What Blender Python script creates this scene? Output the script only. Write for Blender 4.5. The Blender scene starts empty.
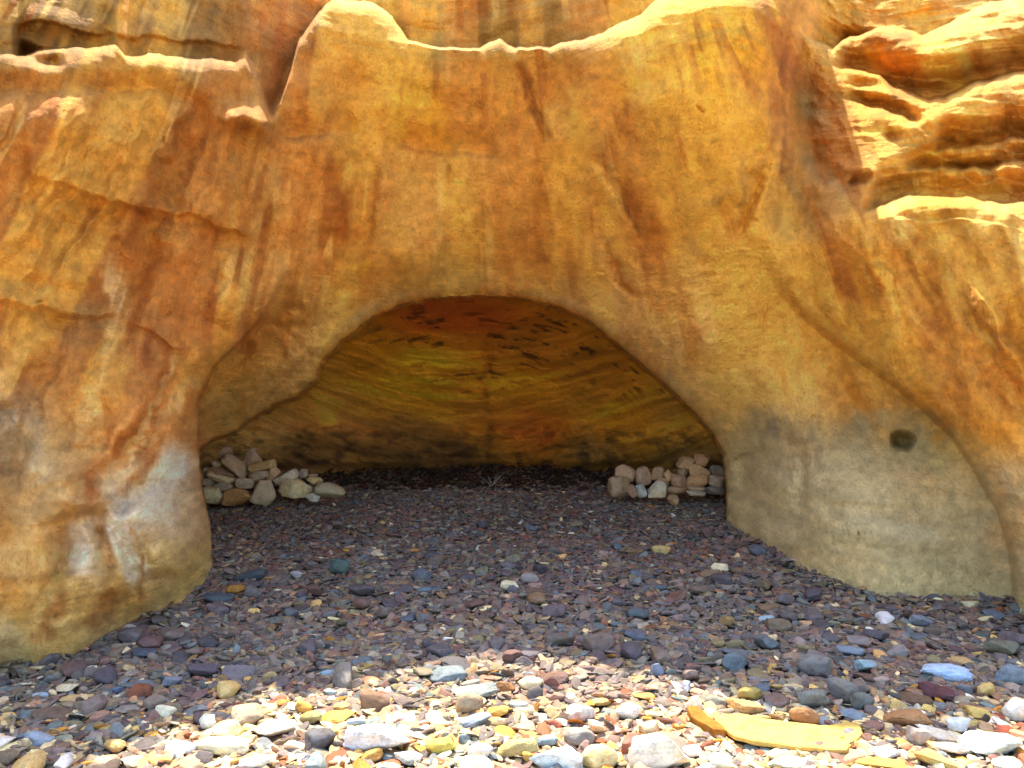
import bpy, bmesh, math, random
import numpy as np
from mathutils import Vector, Matrix

R = math.radians
rng = np.random.default_rng(7)
random.seed(7)
scene = bpy.context.scene
C = scene.collection

# ------------------------------------------------------------------ camera and lens numbers
H = 1.5            # eye height above the lowest visible shingle
F = 773.0          # focal length in pixels of a 1024 wide frame
SUN_E, SUN_AZ = R(66), R(-14)      # high sun, standing behind the cliff
SUN_DIR = Vector((math.sin(SUN_AZ)*math.cos(SUN_E), math.cos(SUN_AZ)*math.cos(SUN_E), math.sin(SUN_E)))

# ------------------------------------------------------------------ numpy noise
def _hash(ix, iy, iz, seed):
    h = (ix.astype(np.int64)*374761393 + iy.astype(np.int64)*668265263 + iz.astype(np.int64)*1274126177 + seed*974711) & 0xFFFFFFFF
    h = ((h ^ (h >> 13)) * 1103515245) & 0xFFFFFFFF
    h = ((h ^ (h >> 16)) * 2246822519) & 0xFFFFFFFF
    return ((h ^ (h >> 15)) & 0xFFFFFF) / float(0xFFFFFF)

def vnoise(x, y, z=None, seed=0):
    if z is None: z = np.zeros_like(x)
    ix, iy, iz = np.floor(x), np.floor(y), np.floor(z)
    fx, fy, fz = x-ix, y-iy, z-iz
    sx = fx*fx*fx*(fx*(fx*6-15)+10); sy = fy*fy*fy*(fy*(fy*6-15)+10); sz = fz*fz*fz*(fz*(fz*6-15)+10)
    def c(a, b, d): return _hash(ix+a, iy+b, iz+d, seed)
    x00 = c(0,0,0)*(1-sx)+c(1,0,0)*sx; x10 = c(0,1,0)*(1-sx)+c(1,1,0)*sx
    x01 = c(0,0,1)*(1-sx)+c(1,0,1)*sx; x11 = c(0,1,1)*(1-sx)+c(1,1,1)*sx
    y0 = x00*(1-sy)+x10*sy; y1 = x01*(1-sy)+x11*sy
    return (y0*(1-sz)+y1*sz)*2-1

def fbm(x, y, z=None, oct=4, seed=0, gain=0.5):
    s = 0; a = 1.0; t = 0
    for k in range(oct):
        s = s + a*vnoise(x*2**k, y*2**k, None if z is None else z*2**k, seed+k*17); t += a; a *= gain
    return s/t

def smooth(t):
    t = np.clip(t, 0, 1); return t*t*(3-2*t)

def lin(c):
    c = np.asarray(c, float)/255.0
    return np.where(c <= 0.04045, c/12.92, ((c+0.055)/1.055)**2.4)

# ------------------------------------------------------------------ ground profile
def zg(x, y):
    x = np.asarray(x, float); y = np.asarray(y, float)
    z = np.where(y < 2.0, 0.065*(-1.0) + 0.05*(np.maximum(y, -14)-2.0), 0.065*(y-3.0))
    z = z + 0.018*np.sin(x*1.9+0.6)*np.cos(y*1.3) + 0.012*np.sin(x*3.7-1.1*y)
    return z

def G(py):                       # distance at which a line of sight meets the mean ground
    return (H+0.195)/((py-384)/F+0.065)

def world(px, py, Y):
    return np.stack([(px-512)/F*Y, Y, H+(384-py)/F*Y], -1)

# ------------------------------------------------------------------ cliff: smooth base form (thin plate through surveyed points)
S = []
def s(*pts):
    for p in pts: S.append(p)
s((-420,200,3.2),(-420,620,3.1),(-420,-240,3.7),(-200,300,3.65),(-200,620,3.5),(-200,0,3.9))
s((0,672,G(672)),(0,560,3.86),(0,450,3.98),(0,330,4.0),(0,200,4.0),(0,70,3.92),(0,-60,4.1),(0,720,4.0))
s((100,645,G(645)),(100,550,4.18),(60,480,4.12),(110,450,4.36),(100,330,4.42),(100,200,4.38),(100,70,4.16),(100,-80,4.35),(100,700,4.35))
s((150,622,G(622)),(180,605,G(605)),(185,550,4.85),(180,450,4.85),(180,330,4.9),(180,200,4.74),(180,70,4.58),(180,660,5.0))
s((208,545,5.55),(203,490,5.4),(200,420,5.2),(222,355,5.2),(256,312,5.25),(250,200,5.15),(250,100,5.05))
s((240,400,5.85),(285,350,5.95),(330,310,6.1),(320,360,6.4),(215,440,5.8))
s((275,255,5.5),(330,250,5.85),(345,150,5.6),(345,50,5.46),(400,260,6.3),(400,150,5.95),(415,70,5.72),(360,-40,5.6))
s((470,290,6.95),(470,230,6.4),(470,150,6.02),(470,60,5.7),(400,300,6.85),(560,300,6.85),(560,210,6.15),(560,120,5.72),(560,55,5.45))
s((640,345,6.75),(640,250,6.05),(640,150,5.45),(640,60,5.0),(705,405,6.8),(700,320,6.15),(700,230,5.62),(700,120,4.98),(700,20,4.82))
s((760,230,5.6),(762,120,5.05),(765,20,4.9),(775,300,5.85),(738,440,6.8),(740,535,G(535)),(728,480,7.0),(700,-60,5.2))
s((800,390,6.0),(800,460,5.85),(800,572,G(572)),(860,405,5.5),(870,500,5.22),(900,600,G(600)),(940,470,4.9),(1000,617,G(617)),(960,560,4.85))
s((740,640,6.4),(800,660,5.6),(900,680,5.0),(1024,690,4.6))
s((830,265,5.4),(900,260,4.98),(900,350,5.05),(1000,260,4.52),(1000,380,4.45),(960,420,4.62),(1010,480,4.4),(1030,560,4.45),(1100,620,4.2),(1100,300,4.2))
s((1250,600,3.95),(1440,600,3.9),(1440,200,3.95),(1440,-240,5.0),(1250,300,3.95))
s((800,100,5.65),(800,200,5.55),(850,140,5.6),(900,150,5.4),(860,205,5.16),(915,200,4.9),(900,60,5.65),(1000,60,5.2),(1000,140,4.95),(1000,195,4.6),(870,10,5.9),(1000,0,5.6),(1100,0,5.3))
S = np.array(S, float)

def tps_fit(P, v, reg=1e-4):
    d = np.linalg.norm(P[:,None]-P[None], axis=-1)
    K = np.where(d > 0, d*d*np.log(d+1e-12), 0) + reg*np.eye(len(P))
    A = np.hstack([np.ones((len(P),1)), P])
    M = np.block([[K, A],[A.T, np.zeros((3,3))]])
    return np.linalg.solve(M, np.concatenate([v, np.zeros(3)]))

def tps_eval(P, w, X):
    out = np.empty(len(X)); n = len(P)
    for i in range(0, len(X), 40000):
        x = X[i:i+40000]
        d2 = (x[:,None,0]-P[None,:,0])**2+(x[:,None,1]-P[None,:,1])**2
        K = np.where(d2 > 0, 0.5*d2*np.log(d2+1e-18), 0)
        out[i:i+40000] = K@w[:n]+w[n]+x@w[n+1:]
    return out

def axis(a, b, step, lo, hi, mstep):
    left = np.arange(lo, a, mstep); mid = np.arange(a, b, step); right = np.arange(b, hi+1, mstep)
    return np.concatenate([left, mid, right])
gx = axis(-24, 1048, 1.25, -420, 1440, 4.0)
gy = axis(-14, 628, 1.0, -240, 720, 7.0)
NX, NY = len(gx), len(gy)
PX, PY = np.meshgrid(gx, gy)
px, py = PX.ravel(), PY.ravel()
w = tps_fit(S[:,:2]/500.0, S[:,2])
D = tps_eval(S[:,:2]/500.0, w, np.stack([px, py], 1)/500.0)
D = np.clip(D, 2.6, 12)
base = D.copy()

def polydist(pts, x, y):
    """distance to a polyline and the position along it 0..1"""
    best = np.full(x.shape, 1e9); tt = np.zeros(x.shape)
    L = np.concatenate([[0], np.cumsum([math.dist(pts[i], pts[i+1]) for i in range(len(pts)-1)])])
    for i in range(len(pts)-1):
        (ax, ay), (bx, by) = pts[i], pts[i+1]
        dx, dy = bx-ax, by-ay
        t = np.clip(((x-ax)*dx+(y-ay)*dy)/(dx*dx+dy*dy+1e-9), 0, 1)
        d = np.hypot(x-ax-t*dx, y-ay-t*dy)
        m = d < best
        best = np.where(m, d, best); tt = np.where(m, (L[i]+t*(L[i+1]-L[i]))/L[-1], tt)
    return best, tt

def inside(poly, x, y):
    r = np.zeros(x.shape, bool); n = len(poly); j = n-1
    for i in range(n):
        xi, yi = poly[i]; xj, yj = poly[j]
        c = ((yi > y) != (yj > y)) & (x < (xj-xi)*(y-yi)/((yj-yi) if yj != yi else 1e-9)+xi)
        r ^= c; j = i
    return r

# the wall above the frame leans back less steeply than the sun stands
D += 0.021*np.clip(-12-py, 0, None)
n1 = fbm(px/26, py/26, oct=3, seed=3)
n2 = fbm(px/9, py/9, oct=3, seed=5)
jagx = px + 2.5*n2 + 3*n1
# ---- left nose: the buttress stands in front of a rib that runs back to the cave
nose = np.array([(284,262),(276,285),(270,300),(259,318),(236,343),(209,370),(196,400),(195,430),(197,460),(201,490),(205,505),(208,522),(212,545),(216,600),(216,720)], float)
cx_ = np.interp(py, nose[:,1], nose[:,0])
t = px + 2.2*n1 - cx_
amp = np.interp(py, [258,285,305,325,370,420], [0,0.10,0.32,0.6,1.0,1.2])
D += amp*smooth(t/np.interp(py,[262,300,330],[14,5,3]))*(1-smooth((t-8)/np.interp(py,[270,400],[60,150])))*(py > 258)
k = np.clip(1+t/26, 0, 1)*(1-smooth((t-8)/120))
D += np.interp(py, [270,300,420], [0,0.1,0.22])*(1-np.sqrt(np.clip(1-k*k, 0, 1)))
# ---- right outer edge in front of the hollowed flank
redge = np.array([(770,225),(782,262),(803,300),(838,335),(872,362),(915,395),(950,430),(975,465),(1000,505),(1013,550),(1022,620),(1030,720)], float)
cx_ = np.interp(py, redge[:,1], redge[:,0])
t = cx_ - px + 2.2*n1
amp = np.interp(py, [225,262,335,395,440,505,560,640], [0,0.08,0.18,0.26,0.42,0.36,0.24,0.12])
D += amp*smooth(t/np.interp(py,[260,340,400,440],[26,18,12,6]))*(1-smooth((t-8)/150))*(py > 225)
k = np.clip(1+t/34, 0, 1)*(1-smooth((t-8)/150))
D += np.interp(py, [240,340,400,440,600], [0,0.05,0.09,0.14,0.12])*(1-np.sqrt(np.clip(1-k*k, 0, 1)))

cx_ = np.interp(py, [-20,40,75,118,150,190,232], [797,794,788,781,786,784,770])
t = px + 2.5*n1 + 1.5*n2 - cx_
D += np.interp(py, [-20,60,120,200,240], [0.55,0.5,0.35,0.12,0.0])*smooth(t/9.0)*(1-smooth((t-6)/110))
k = np.clip(1+t/22, 0, 1)*(1-smooth((t-8)/110))
D += np.interp(py, [-20,120,240], [0.22,0.14,0.0])*(1-np.sqrt(np.clip(1-k*k, 0, 1)))

def ledge(pts, step, fade=None, w=18, rnd=0.12, ends=10, jag=3.0, sharp=4.0, seed=0):
    """a shelf: the rock above the curve is set back, the lip below it is rounded over"""
    global D
    pts = np.array(pts, float)
    c = np.interp(px, pts[:,0], pts[:,1]) + jag*fbm(px/22, px*0, oct=4, seed=40+seed)*1.6
    rnd = np.interp(px, rnd[0], rnd[1]) if isinstance(rnd, tuple) else rnd
    w = np.interp(px, w[0], w[1]) if isinstance(w, tuple) else w
    step = np.interp(px, step[0], step[1]) if isinstance(step, tuple) else step
    sharp = np.interp(px, sharp[0], sharp[1]) if isinstance(sharp, tuple) else sharp
    m = smooth((px-pts[0,0])/ends)*smooth((pts[-1,0]-px)/ends) if ends else ((px >= pts[0,0]) & (px <= pts[-1,0])).astype(float)
    t = c-py
    f = 1.0 if fade is None else 1-smooth((t-4)/fade)
    D = D + step*m*smooth(t/sharp)*f
    k = np.clip(1+t/w, 0, 1)
    D = D + rnd*m*(1-np.sqrt(np.clip(1-k*k, 0, 1)))*(1.0 if fade is None else f)

# top lip right across the arch, upper wall standing back
ledge([(-420,66),(0,60),(20,58),(60,51),(115,46),(125,57),(180,60),(245,66),(256,84),(264,112),(271,119),(282,98),(290,76),(299,45),(318,18),(335,3),(365,4),(392,17),(408,41),(440,48),(480,51),
       (500,40),(516,51),(545,50),(575,44),(602,37),(640,17),(668,-4),(720,-16),(1440,-24)], ([0,240,258,272,300,345,1440],[0.48,0.42,0.16,0.26,0.6,1.0,1.05]), None, ([0,300,320,400,470,540,600,700],[16,10,22,24,14,14,20,30]), ([0,12,20,112,117,124,130,235,245,252,262,290,318,340,398,410,478,484,514,519,544,550,600,640,720,790,1440],[0.03,.03,.15,.15,.02,.03,.13,.15,.02,.0,.06,.03,.05,.18,.26,0.0,0.0,.13,.13,0,0,.13,.18,.34,.3,.2,.2]), ends=0, jag=2.6, sharp=([0,236,248,264,276,320,345,1440],[4,4,20,20,9,7,4,3.5]))
# right hand shelves
ledge([(796,30),(806,42),(832,51),(850,39),(895,30),(922,39),(945,30),(990,6),(1024,-2),(1100,-10),(1440,-30)], 1.2, None, 22, 0.24, ends=26, jag=2.2, seed=1)
ledge([(828,66),(848,72),(880,76),(895,90),(930,103),(945,100),(975,83),(1024,73),(1100,66)], 0.42, 46, 20, 0.22, ends=26, jag=2.4, seed=2)
ledge([(836,82),(855,88),(882,92),(900,98)], 0.14, 14, 10, 0.1, ends=26, jag=2.5, seed=3)
ledge([(838,101),(858,106),(885,113),(905,119),(930,124)], 0.17, 16, 12, 0.12, ends=26, jag=3.5, seed=4)
ledge([(880,138),(893,141),(905,136)], 0.08, 12, 8, 0.06, ends=12, jag=2, seed=5)
ledge([(925,157),(945,152),(975,147),(1024,140),(1100,136)], 0.30, 34, 16, 0.18, ends=26, jag=3.2, seed=6)
ledge([(900,172),(925,168),(960,172),(1024,164),(1100,160)], 0.24, 26, 16, 0.16, ends=26, jag=3.2, seed=7)
ledge([(858,222),(880,205),(905,196),(950,197),(985,203),(1024,203),(1100,198),(1440,190)], 0.42, 46, 15, 0.17, ends=26, jag=3.2, seed=8)
ledge([(845,188),(858,186),(876,184)], 0.10, 14, 8, 0.08, ends=12, jag=3, seed=9)
# left hand shelves
ledge([(14,56),(40,66),(68,70)], 0.14, 18, 9, 0.09, ends=12, jag=3, seed=11)
ledge([(10,28),(40,22),(90,34),(112,40)], -0.10, 26, 2, 0.0, ends=26, jag=4, sharp=5, seed=24)
ledge([(100,36),(180,44),(250,52)], -0.05, 20, 2, 0.0, ends=20, jag=3, sharp=6, seed=25)
ledge([(-60,96),(60,98),(150,96),(215,112)], 0.05, 26, 20, 0.04, ends=30, jag=3, sharp=9, seed=13)
ledge([(20,178),(60,186),(90,197),(130,208),(190,218),(262,246)], -0.07, 30, 2, 0.0, ends=25, jag=3, sharp=6, seed=14)
ledge([(275,143),(320,139),(350,134),(362,138)], 0.05, 30, 9, 0.04, ends=12, jag=2, seed=15)
ledge([(392,145),(410,150),(432,154),(470,157),(500,158)], 0.05, 30, 9, 0.04, ends=12, jag=2.5, seed=16)
ledge([(120,320),(150,333),(172,348),(190,352)], -0.06, 24, 2, 0, ends=26, jag=2, sharp=4, seed=17)
ledge([(-30,300),(40,312),(70,320),(130,322)], -0.05, 30, 2, 0, ends=20, jag=3, sharp=8, seed=18)

def groove(pts, wd, depth, power=2.0, taper=True, rough=0.5, seed=0):
    global D
    if wd >= 16: depth = depth*1.5
    d, tt = polydist(pts, px+2.5*n2+4*n1*rough, py+2.5*n1)
    f = np.exp(-(d/wd)**power)
    if taper: f = f*smooth(tt/0.15)*smooth((1-tt)/0.15)
    D = D + depth*f
# crease between the bulge and the shelves, and the crack that runs on below it
groove([(797,-20),(792,40),(782,75),(778,118),(786,150),(783,190),(772,232)], 8, 0.15)
groove([(783,75),(776,120),(768,165),(748,205),(733,240)], 6, 0.11, rough=1)
groove([(806,20),(800,70),(808,140),(800,200),(790,250)], 22, 0.10)
groove([(742,170),(755,180),(748,215),(728,240)], 7, 0.06)
groove([(50,192),(90,206),(130,217),(190,228),(262,256)], 11, 0.055)
groove([(-20,312),(60,326),(130,330)], 13, 0.05)
groove([(232,117),(244,116),(256,120)], 11, -0.24, taper=False, rough=1.2)
# flutes and folds on the near buttress
groove([(66,500),(64,540),(72,580)], 12, 0.10)
groove([(92,505),(105,545),(108,575)], 9, 0.09)
groove([(112,515),(122,545),(138,580)], 7, 0.07)
groove([(60,470),(72,500),(85,520)], 26, -0.12)
groove([(20,470),(55,480),(68,520)], 26, -0.16)
groove([(130,500),(160,540),(165,580)], 24, -0.13)
groove([(0,400),(8,440),(4,480)], 14, 0.10)
groove([(265,330),(225,380),(205,430)], 14, -0.05)
groove([(60,250),(85,330),(70,400),(50,470)], 22, -0.05)
groove([(180,370),(140,440),(95,500)], 16, 0.05)
groove([(150,390),(110,450),(80,500)], 10, -0.04)
groove([(0,275),(60,290),(120,300)], 12, 0.05)
groove([(800,95),(806,140),(822,170),(848,186),(870,192)], 13, 0.12)
groove([(812,110),(822,145),(846,170),(868,178)], 8, -0.05)
# hollows of the middle apron
groove([(300,60),(325,150),(330,250)], 18, -0.05)
groove([(345,60),(362,150),(350,260)], 26, 0.06)
groove([(395,80),(392,160),(370,260)], 20, -0.05)
groove([(440,80),(430,170),(390,260)], 36, 0.05)
groove([(515,60),(540,120),(552,150)], 5, 0.05)
groove([(560,80),(600,130),(640,190),(665,240)], 22, -0.05)
groove([(590,150),(625,205),(650,250)], 5, 0.05, rough=1)
groove([(650,80),(690,160),(720,220)], 34, -0.06)
groove([(615,258),(622,285),(645,300)], 5, 0.06)
groove([(860,230),(885,300),(900,360)], 12, -0.04)
groove([(885,240),(930,300),(960,400)], 8, 0.04)
groove([(930,230),(980,300),(1010,380)], 18, -0.05)
groove([(990,230),(1015,300),(1030,360)], 12, 0.05)
# weathered pocket and scoops on the grey flank
groove([(900,440),(905,441)], 8.0, 0.26, power=4, taper=False, rough=0.1)
groove([(940,243),(966,274)], 20, 0.05, taper=False)
groove([(778,440),(800,450),(803,480),(795,510)], 6, 0.05)
groove([(775,475),(778,485)], 20, -0.06, taper=False)
groove([(735,455),(745,470),(742,500)], 8, 0.06)
groove([(820,505),(880,510),(960,505)], 5, 0.025)
groove([(745,565),(840,545),(980,560)], 6, 0.02)
# rib to the cave on the left hand side
groove([(345,285),(338,310),(325,350),(315,375)], 10, -0.06)
groove([(260,400),(290,372),(318,350)], 6, 0.05)
groove([(270,330),(285,308),(305,303)], 5, 0.08)
groove([(230,360),(262,345),(310,320)], 8, 0.04)
# random pits
for i in range(26):
    x0, y0 = random.uniform(20,1020), random.uniform(80,560)
    groove([(x0,y0),(x0+random.uniform(-7,7),y0+random.uniform(1,5))], random.uniform(0.9,1.6), random.uniform(0.015,0.03), taper=False)

# draped folds that follow the run-off
fsx = (px-460)/(1+(py-60)/np.where(px < 460, 560.0, 800.0))+10*n1
fm = (0.25+0.75*smooth((320-px)/120)+0.45*smooth((px-780)/80))*smooth((py-70)/60)*(1-0.75*smooth((px-700)/40)*smooth((py-400)/60))
D += 0.17*fm*fbm(fsx/40, py/230, oct=2, seed=96)
D -= 0.07*fm*(1-np.abs(2.2*fbm(fsx/30, py/190, oct=2, seed=97)))
# ---- erosion texture of the whole face
wp = world(px, py, base)
X, Yw, Z = wp[:,0], wp[:,1], wp[:,2]
D += 0.05*fbm(X*1.3, Yw*0.9, Z*1.3, 3, seed=11)
lw = smooth((330-px)/60)
D -= (0.05+0.07*lw)*np.abs(fbm(X*1.7+0.4*Z, Yw*0.8, Z*1.5, 3, seed=71))
D -= (0.02+0.035*lw)*np.abs(fbm(X*4.5+1.2*Z, Yw*2, Z*2.6, 3, seed=72))
D += 0.026*fbm(X*4, Yw*2, Z*3.2, 4, seed=12)
D += 0.006*fbm(X*15, Yw*6, Z*13, 4, seed=13, gain=0.6)
upper = smooth((px-790)/40)*smooth((250-py)/60) + smooth((75-py)/30)*0.8
zz = Z + 0.10*fbm(X*1.1, Yw, Z*1.5, 3, seed=14)
D += 0.045*upper*fbm(X*1.2, zz*0, zz*9, 4, seed=15)
D += 0.03*upper*fbm(X*6, Yw*3, Z*9, 4, seed=16)
tm = smooth((px-872)/40)*smooth((238-py)/24)*smooth((py-52)/20)
qn = (py+16*fbm(px/70, py/60, oct=3, seed=81)+5*n1-0.10*(px-930))/15.5
lay = np.floor(qn); fr = qn-lay
am = (0.35+0.65*_hash(lay, lay*0, lay*0, 5))*np.clip(0.55+1.1*fbm(px/45+lay*3.7, lay*1.3, oct=2, seed=82), 0, 1)
prof = np.where(fr < 0.8, fr/0.8, 1-smooth((fr-0.8)/0.2))
D += 0.085*tm*am*prof
fl = np.clip(smooth((px-610)/50)*smooth((830-px)/60)*smooth((py-225)/30)*smooth((400-py)/60)+smooth((px-222)/30)*smooth((350-px)/20)*smooth((py-285)/20), 0, 1)
dg = (px*0.55+py)/9+2.2*n1
D += 0.016*fl*fbm(dg, (px-0.4*py)/34, oct=4, seed=83, gain=0.6)
D += 0.02*fl*np.clip(fbm(px/15, py/11, oct=3, seed=84)-0.1, 0, 1)
flank = smooth((py-420)/60)
D += 0.012*flank*fbm(X*0.9, zz*0, zz*11, 3, seed=17)
D += 0.010*smooth((400-py)/80)*fbm(X*9+2*zz, Yw*2, Z*1.1, 3, seed=18)     # run-off flutes

# ---- the cave: an eroded dome behind the mouth
mouth = [(203,443),(225,433),(262,413),(300,393),(316,379),(322,360),(345,338),(372,318),(405,303),(440,297),(475,294),(520,297),(560,308),(590,322),
         (625,350),(655,375),(690,408),(712,432),(724,455),(728,490),(728,530),(728,720),(216,720),(212,545),(208,522),(205,508),(201,490),(197,460),(199,446)]
mx, my = px+1.6*n2+1.5*n1, py+1.6*n2+2.0*n1
din, _ = polydist(mouth+[mouth[0]], mx, my)
ins = inside(mouth, mx, my)
sd = np.where(ins, din, -din)
lip_k = np.clip(1+sd/16, 0, 1)*(~ins)
D += np.interp(px, [200,330,470,620,728], [0.0,0.22,0.10,0.20,0.15])*(1-np.sqrt(np.clip(1-lip_k**2, 0, 1)))*smooth((py-280)/15)
u, v = (px-512)/F, (384-py)/F
cx0, cy0, cz0, rx, ry, rz = -0.35, 7.0, -0.05, 2.95, 2.95, 2.42
a = (u/rx)**2+(1/ry)**2+(v/rz)**2
b = 2*(u*(-cx0)/rx**2 + (-cy0)/ry**2 + v*(H-cz0)/rz**2)
c = (cx0/rx)**2+(cy0/ry)**2+((H-cz0)/rz)**2-1
disc = np.clip(b*b-4*a*c, 0, None)
dome = (-b+np.sqrt(disc))/(2*a)
dw = world(px, py, dome)
zc = dw[:,2]-0.15*(dw[:,0]+0.3)**2-0.05*np.sin(dw[:,0]*1.4+1)+0.06*fbm(dw[:,0]*1.5, dw[:,1], dw[:,2]*2, 3, seed=21)
dome = dome + 0.10*fbm(dw[:,0]*1.2, dw[:,1]*1.2, dw[:,2]*1.6, 3, seed=22) + 0.07*fbm(dw[:,0]*1.2, zc*0, zc*8, 3, seed=23) + 0.06*fbm(dw[:,0]*4, dw[:,1]*4, zc*8, 4, seed=24, gain=0.6)
# broken band of darker rock at the foot, undercut
foot = smooth((py-425-10*n1)/12)
dome = dome - 0.16*foot*smooth((470-py)/10) + 0.06*foot*n2
dv = np.abs(px-487-9*fbm(py/16, py*0, oct=3, seed=25)-3*n2); dome = dome + 0.05*np.exp(-(dv/4)**2)*smooth((py-330)/30)
cut = [(330,452),(420,462),(520,458),(548,432),(556,425)]
d_, _ = polydist(cut, px, py); dome += 0.05*np.exp(-(d_/4)**2)
dome = np.minimum(np.maximum(dome, base+0.08), 10.6)
D = np.where(ins, D + (dome-D)*smooth(sd/3.5), D)

V = world(px, py, D)
cave_mask = ins & (sd > 1.5)

# ------------------------------------------------------------------ rock colours (stains, bedding, iron streaks), with some light and shade painted in
K = [ # px, py, sRGB of the rock there, reach
 (60,20,(150,112,58),70),(200,25,(160,118,60),70),(450,20,(165,128,62),60),(560,15,(160,122,60),60),(870,15,(170,120,50),60),
 (40,120,(198,132,58),60),(130,120,(192,124,52),60),(220,170,(190,122,50),60),(60,230,(196,128,56),60),(150,260,(198,122,50),60),(230,250,(196,124,48),60),
 (60,330,(186,116,52),60),(120,370,(196,128,62),50),(200,330,(200,122,52),50),(250,300,(212,146,66),30),(20,430,(180,150,112),40),(150,430,(205,128,58),50),(30,560,(212,152,72),50),(70,470,(196,150,90),40),
 (120,530,(214,200,184),32),(170,500,(214,186,148),30),(90,560,(205,170,130),30),(180,560,(200,168,98),30),(60,620,(200,160,88),40),(140,600,(196,150,76),40),(10,660,(178,156,104),40),
 (280,180,(200,134,58),40),(330,200,(196,126,52),50),(410,110,(224,164,48),40),(420,200,(214,166,72),40),(345,90,(190,108,34),35),(350,270,(196,120,40),35),
 (480,110,(206,142,52),50),(480,190,(212,150,66),50),(560,100,(200,128,44),40),(540,230,(212,146,60),50),(450,270,(206,158,76),40),(590,270,(206,150,74),40),
 (640,60,(222,160,52),50),(700,60,(226,168,46),60),(750,90,(222,156,40),40),(640,170,(202,138,52),50),(720,170,(214,160,64),50),(660,290,(222,164,84),50),(720,280,(220,160,74),50),(650,230,(206,136,56),40),(640,310,(226,170,96),40),(690,330,(230,174,98),40),(740,380,(222,170,96),40),
 (760,300,(216,156,76),50),(800,350,(218,160,82),50),(700,370,(206,160,90),50),(850,390,(206,150,76),40),(640,350,(190,150,84),30),
 (820,130,(190,128,50),40),(810,190,(176,142,80),40),(890,60,(196,126,38),40),(900,130,(212,158,72),50),(960,90,(222,178,88),50),(950,170,(222,158,54),50),(1000,60,(226,190,110),50),
 (900,215,(232,194,112),30),(1000,215,(228,186,102),40),(850,250,(216,148,48),40),(930,260,(206,142,50),50),(1010,260,(206,150,62),50),(880,310,(200,126,36),40),(960,330,(206,136,42),50),(1010,420,(208,140,48),50),(1010,540,(196,140,66),30),
 (760,430,(176,158,122),40),(850,450,(168,150,106),40),(920,450,(164,150,104),40),(770,520,(182,154,94),40),(880,500,(182,154,98),50),(960,520,(172,152,104),50),(830,560,(178,142,74),40),(920,570,(172,148,90),40),(1000,600,(164,146,92),40),
 (280,370,(206,162,92),40),(230,410,(190,150,84),30),(320,330,(204,156,80),35)]
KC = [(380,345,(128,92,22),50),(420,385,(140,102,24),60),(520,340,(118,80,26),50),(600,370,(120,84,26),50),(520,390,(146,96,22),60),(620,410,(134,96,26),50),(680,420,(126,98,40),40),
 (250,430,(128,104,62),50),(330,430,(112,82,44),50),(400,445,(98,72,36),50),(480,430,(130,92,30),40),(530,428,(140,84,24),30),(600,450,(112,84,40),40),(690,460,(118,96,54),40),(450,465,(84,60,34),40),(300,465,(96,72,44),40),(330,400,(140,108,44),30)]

def blend(K, x, y):
    num = np.zeros((len(x),3)); den = np.zeros(len(x))
    for kx, ky, col, r in K:
        wgt = 1.0/(1e-3+((x-kx)**2+(y-ky)**2)/(r*r))**1.7
        num += wgt[:,None]*np.array(col, float)[None]; den += wgt
    return num/den[:,None]

wx = px + 22*fbm(px/55, py/55, oct=4, seed=31) + 8*fbm(px/14, py/18, oct=3, seed=33)
wy = py + 26*fbm(px/60, py/60, oct=4, seed=32) + 8*fbm(px/14, py/18, oct=3, seed=34)
col = blend(K, wx, wy)
col = col*(1-0.10*smooth((330-px)/90)*smooth((430-py)/90))[:,None]
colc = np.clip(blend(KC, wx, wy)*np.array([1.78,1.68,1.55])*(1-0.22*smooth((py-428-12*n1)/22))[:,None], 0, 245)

def mixc(c, target, f):
    return c + (np.array(target, float)-c)*np.clip(f, 0, 1)[:,None]

stre = fbm(px/5+0.02*py, py/70, oct=3, seed=51)           # thin runs that follow the water down
stre2 = fbm(px/16, py/110, oct=3, seed=52)
stre3 = fbm(px/2.4+0.03*py, py/34, oct=3, seed=55)
blot = fbm(px/40, py/40, oct=4, seed=53)
fine = fbm(px/7, py/7, oct=3, seed=54)
def stain_and_shade(pts, wd, c, op, edge=0.85, streaky=0.7, taper=0.25):
    global col
    d, tt = polydist(pts, px+7*n1+4*n2, py+7*n1+3*n2)
    f = 1-smooth((d/(wd*1.3)-(1-edge))/edge)
    f = f*1.25*np.clip(1+streaky*(0.8*stre+0.35*stre3)+0.9*blot, 0, 1.3)*min(op*1.12, 1)
    if taper: f = f*smooth(tt/taper)*smooth((1-tt)/taper)
    col = mixc(col, c, f)

RUST, DRK, PALE, GOLD = (168,88,22), (150,84,28), (232,196,134), (228,164,40)
stain_and_shade([(345,20),(350,80),(362,140),(362,200),(350,260),(335,280)], 34, RUST, 0.8)
stain_and_shade([(310,30),(330,80),(345,130)], 7, (140,70,18), 0.7)
stain_and_shade([(365,140),(352,200),(340,262)], 6, (146,78,24), 0.65)
stain_and_shade([(380,150),(376,200),(366,255)], 5, (150,84,26), 0.6)
stain_and_shade([(320,278),(345,258),(385,272)], 9, (150,78,22), 0.6)
stain_and_shade([(350,275),(365,262),(370,276)], 7, (222,150,36), 0.8)
stain_and_shade([(480,60),(482,110),(478,140)], 6, (160,98,30), 0.6)
stain_and_shade([(520,55),(527,95),(545,130),(555,148)], 6, (140,84,26), 0.75)
stain_and_shade([(560,50),(575,80),(588,100)], 22, (172,104,28), 0.6)
stain_and_shade([(590,130),(620,180),(655,235),(668,262)], 16, (180,108,36), 0.65)
stain_and_shade([(600,170),(630,215),(650,255)], 3, (128,82,40), 0.6)
stain_and_shade([(640,50),(665,95),(690,120)], 14, (186,124,34), 0.45)
stain_and_shade([(700,300),(690,230),(720,150)], 12, (176,134,70), 0.4)
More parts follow.
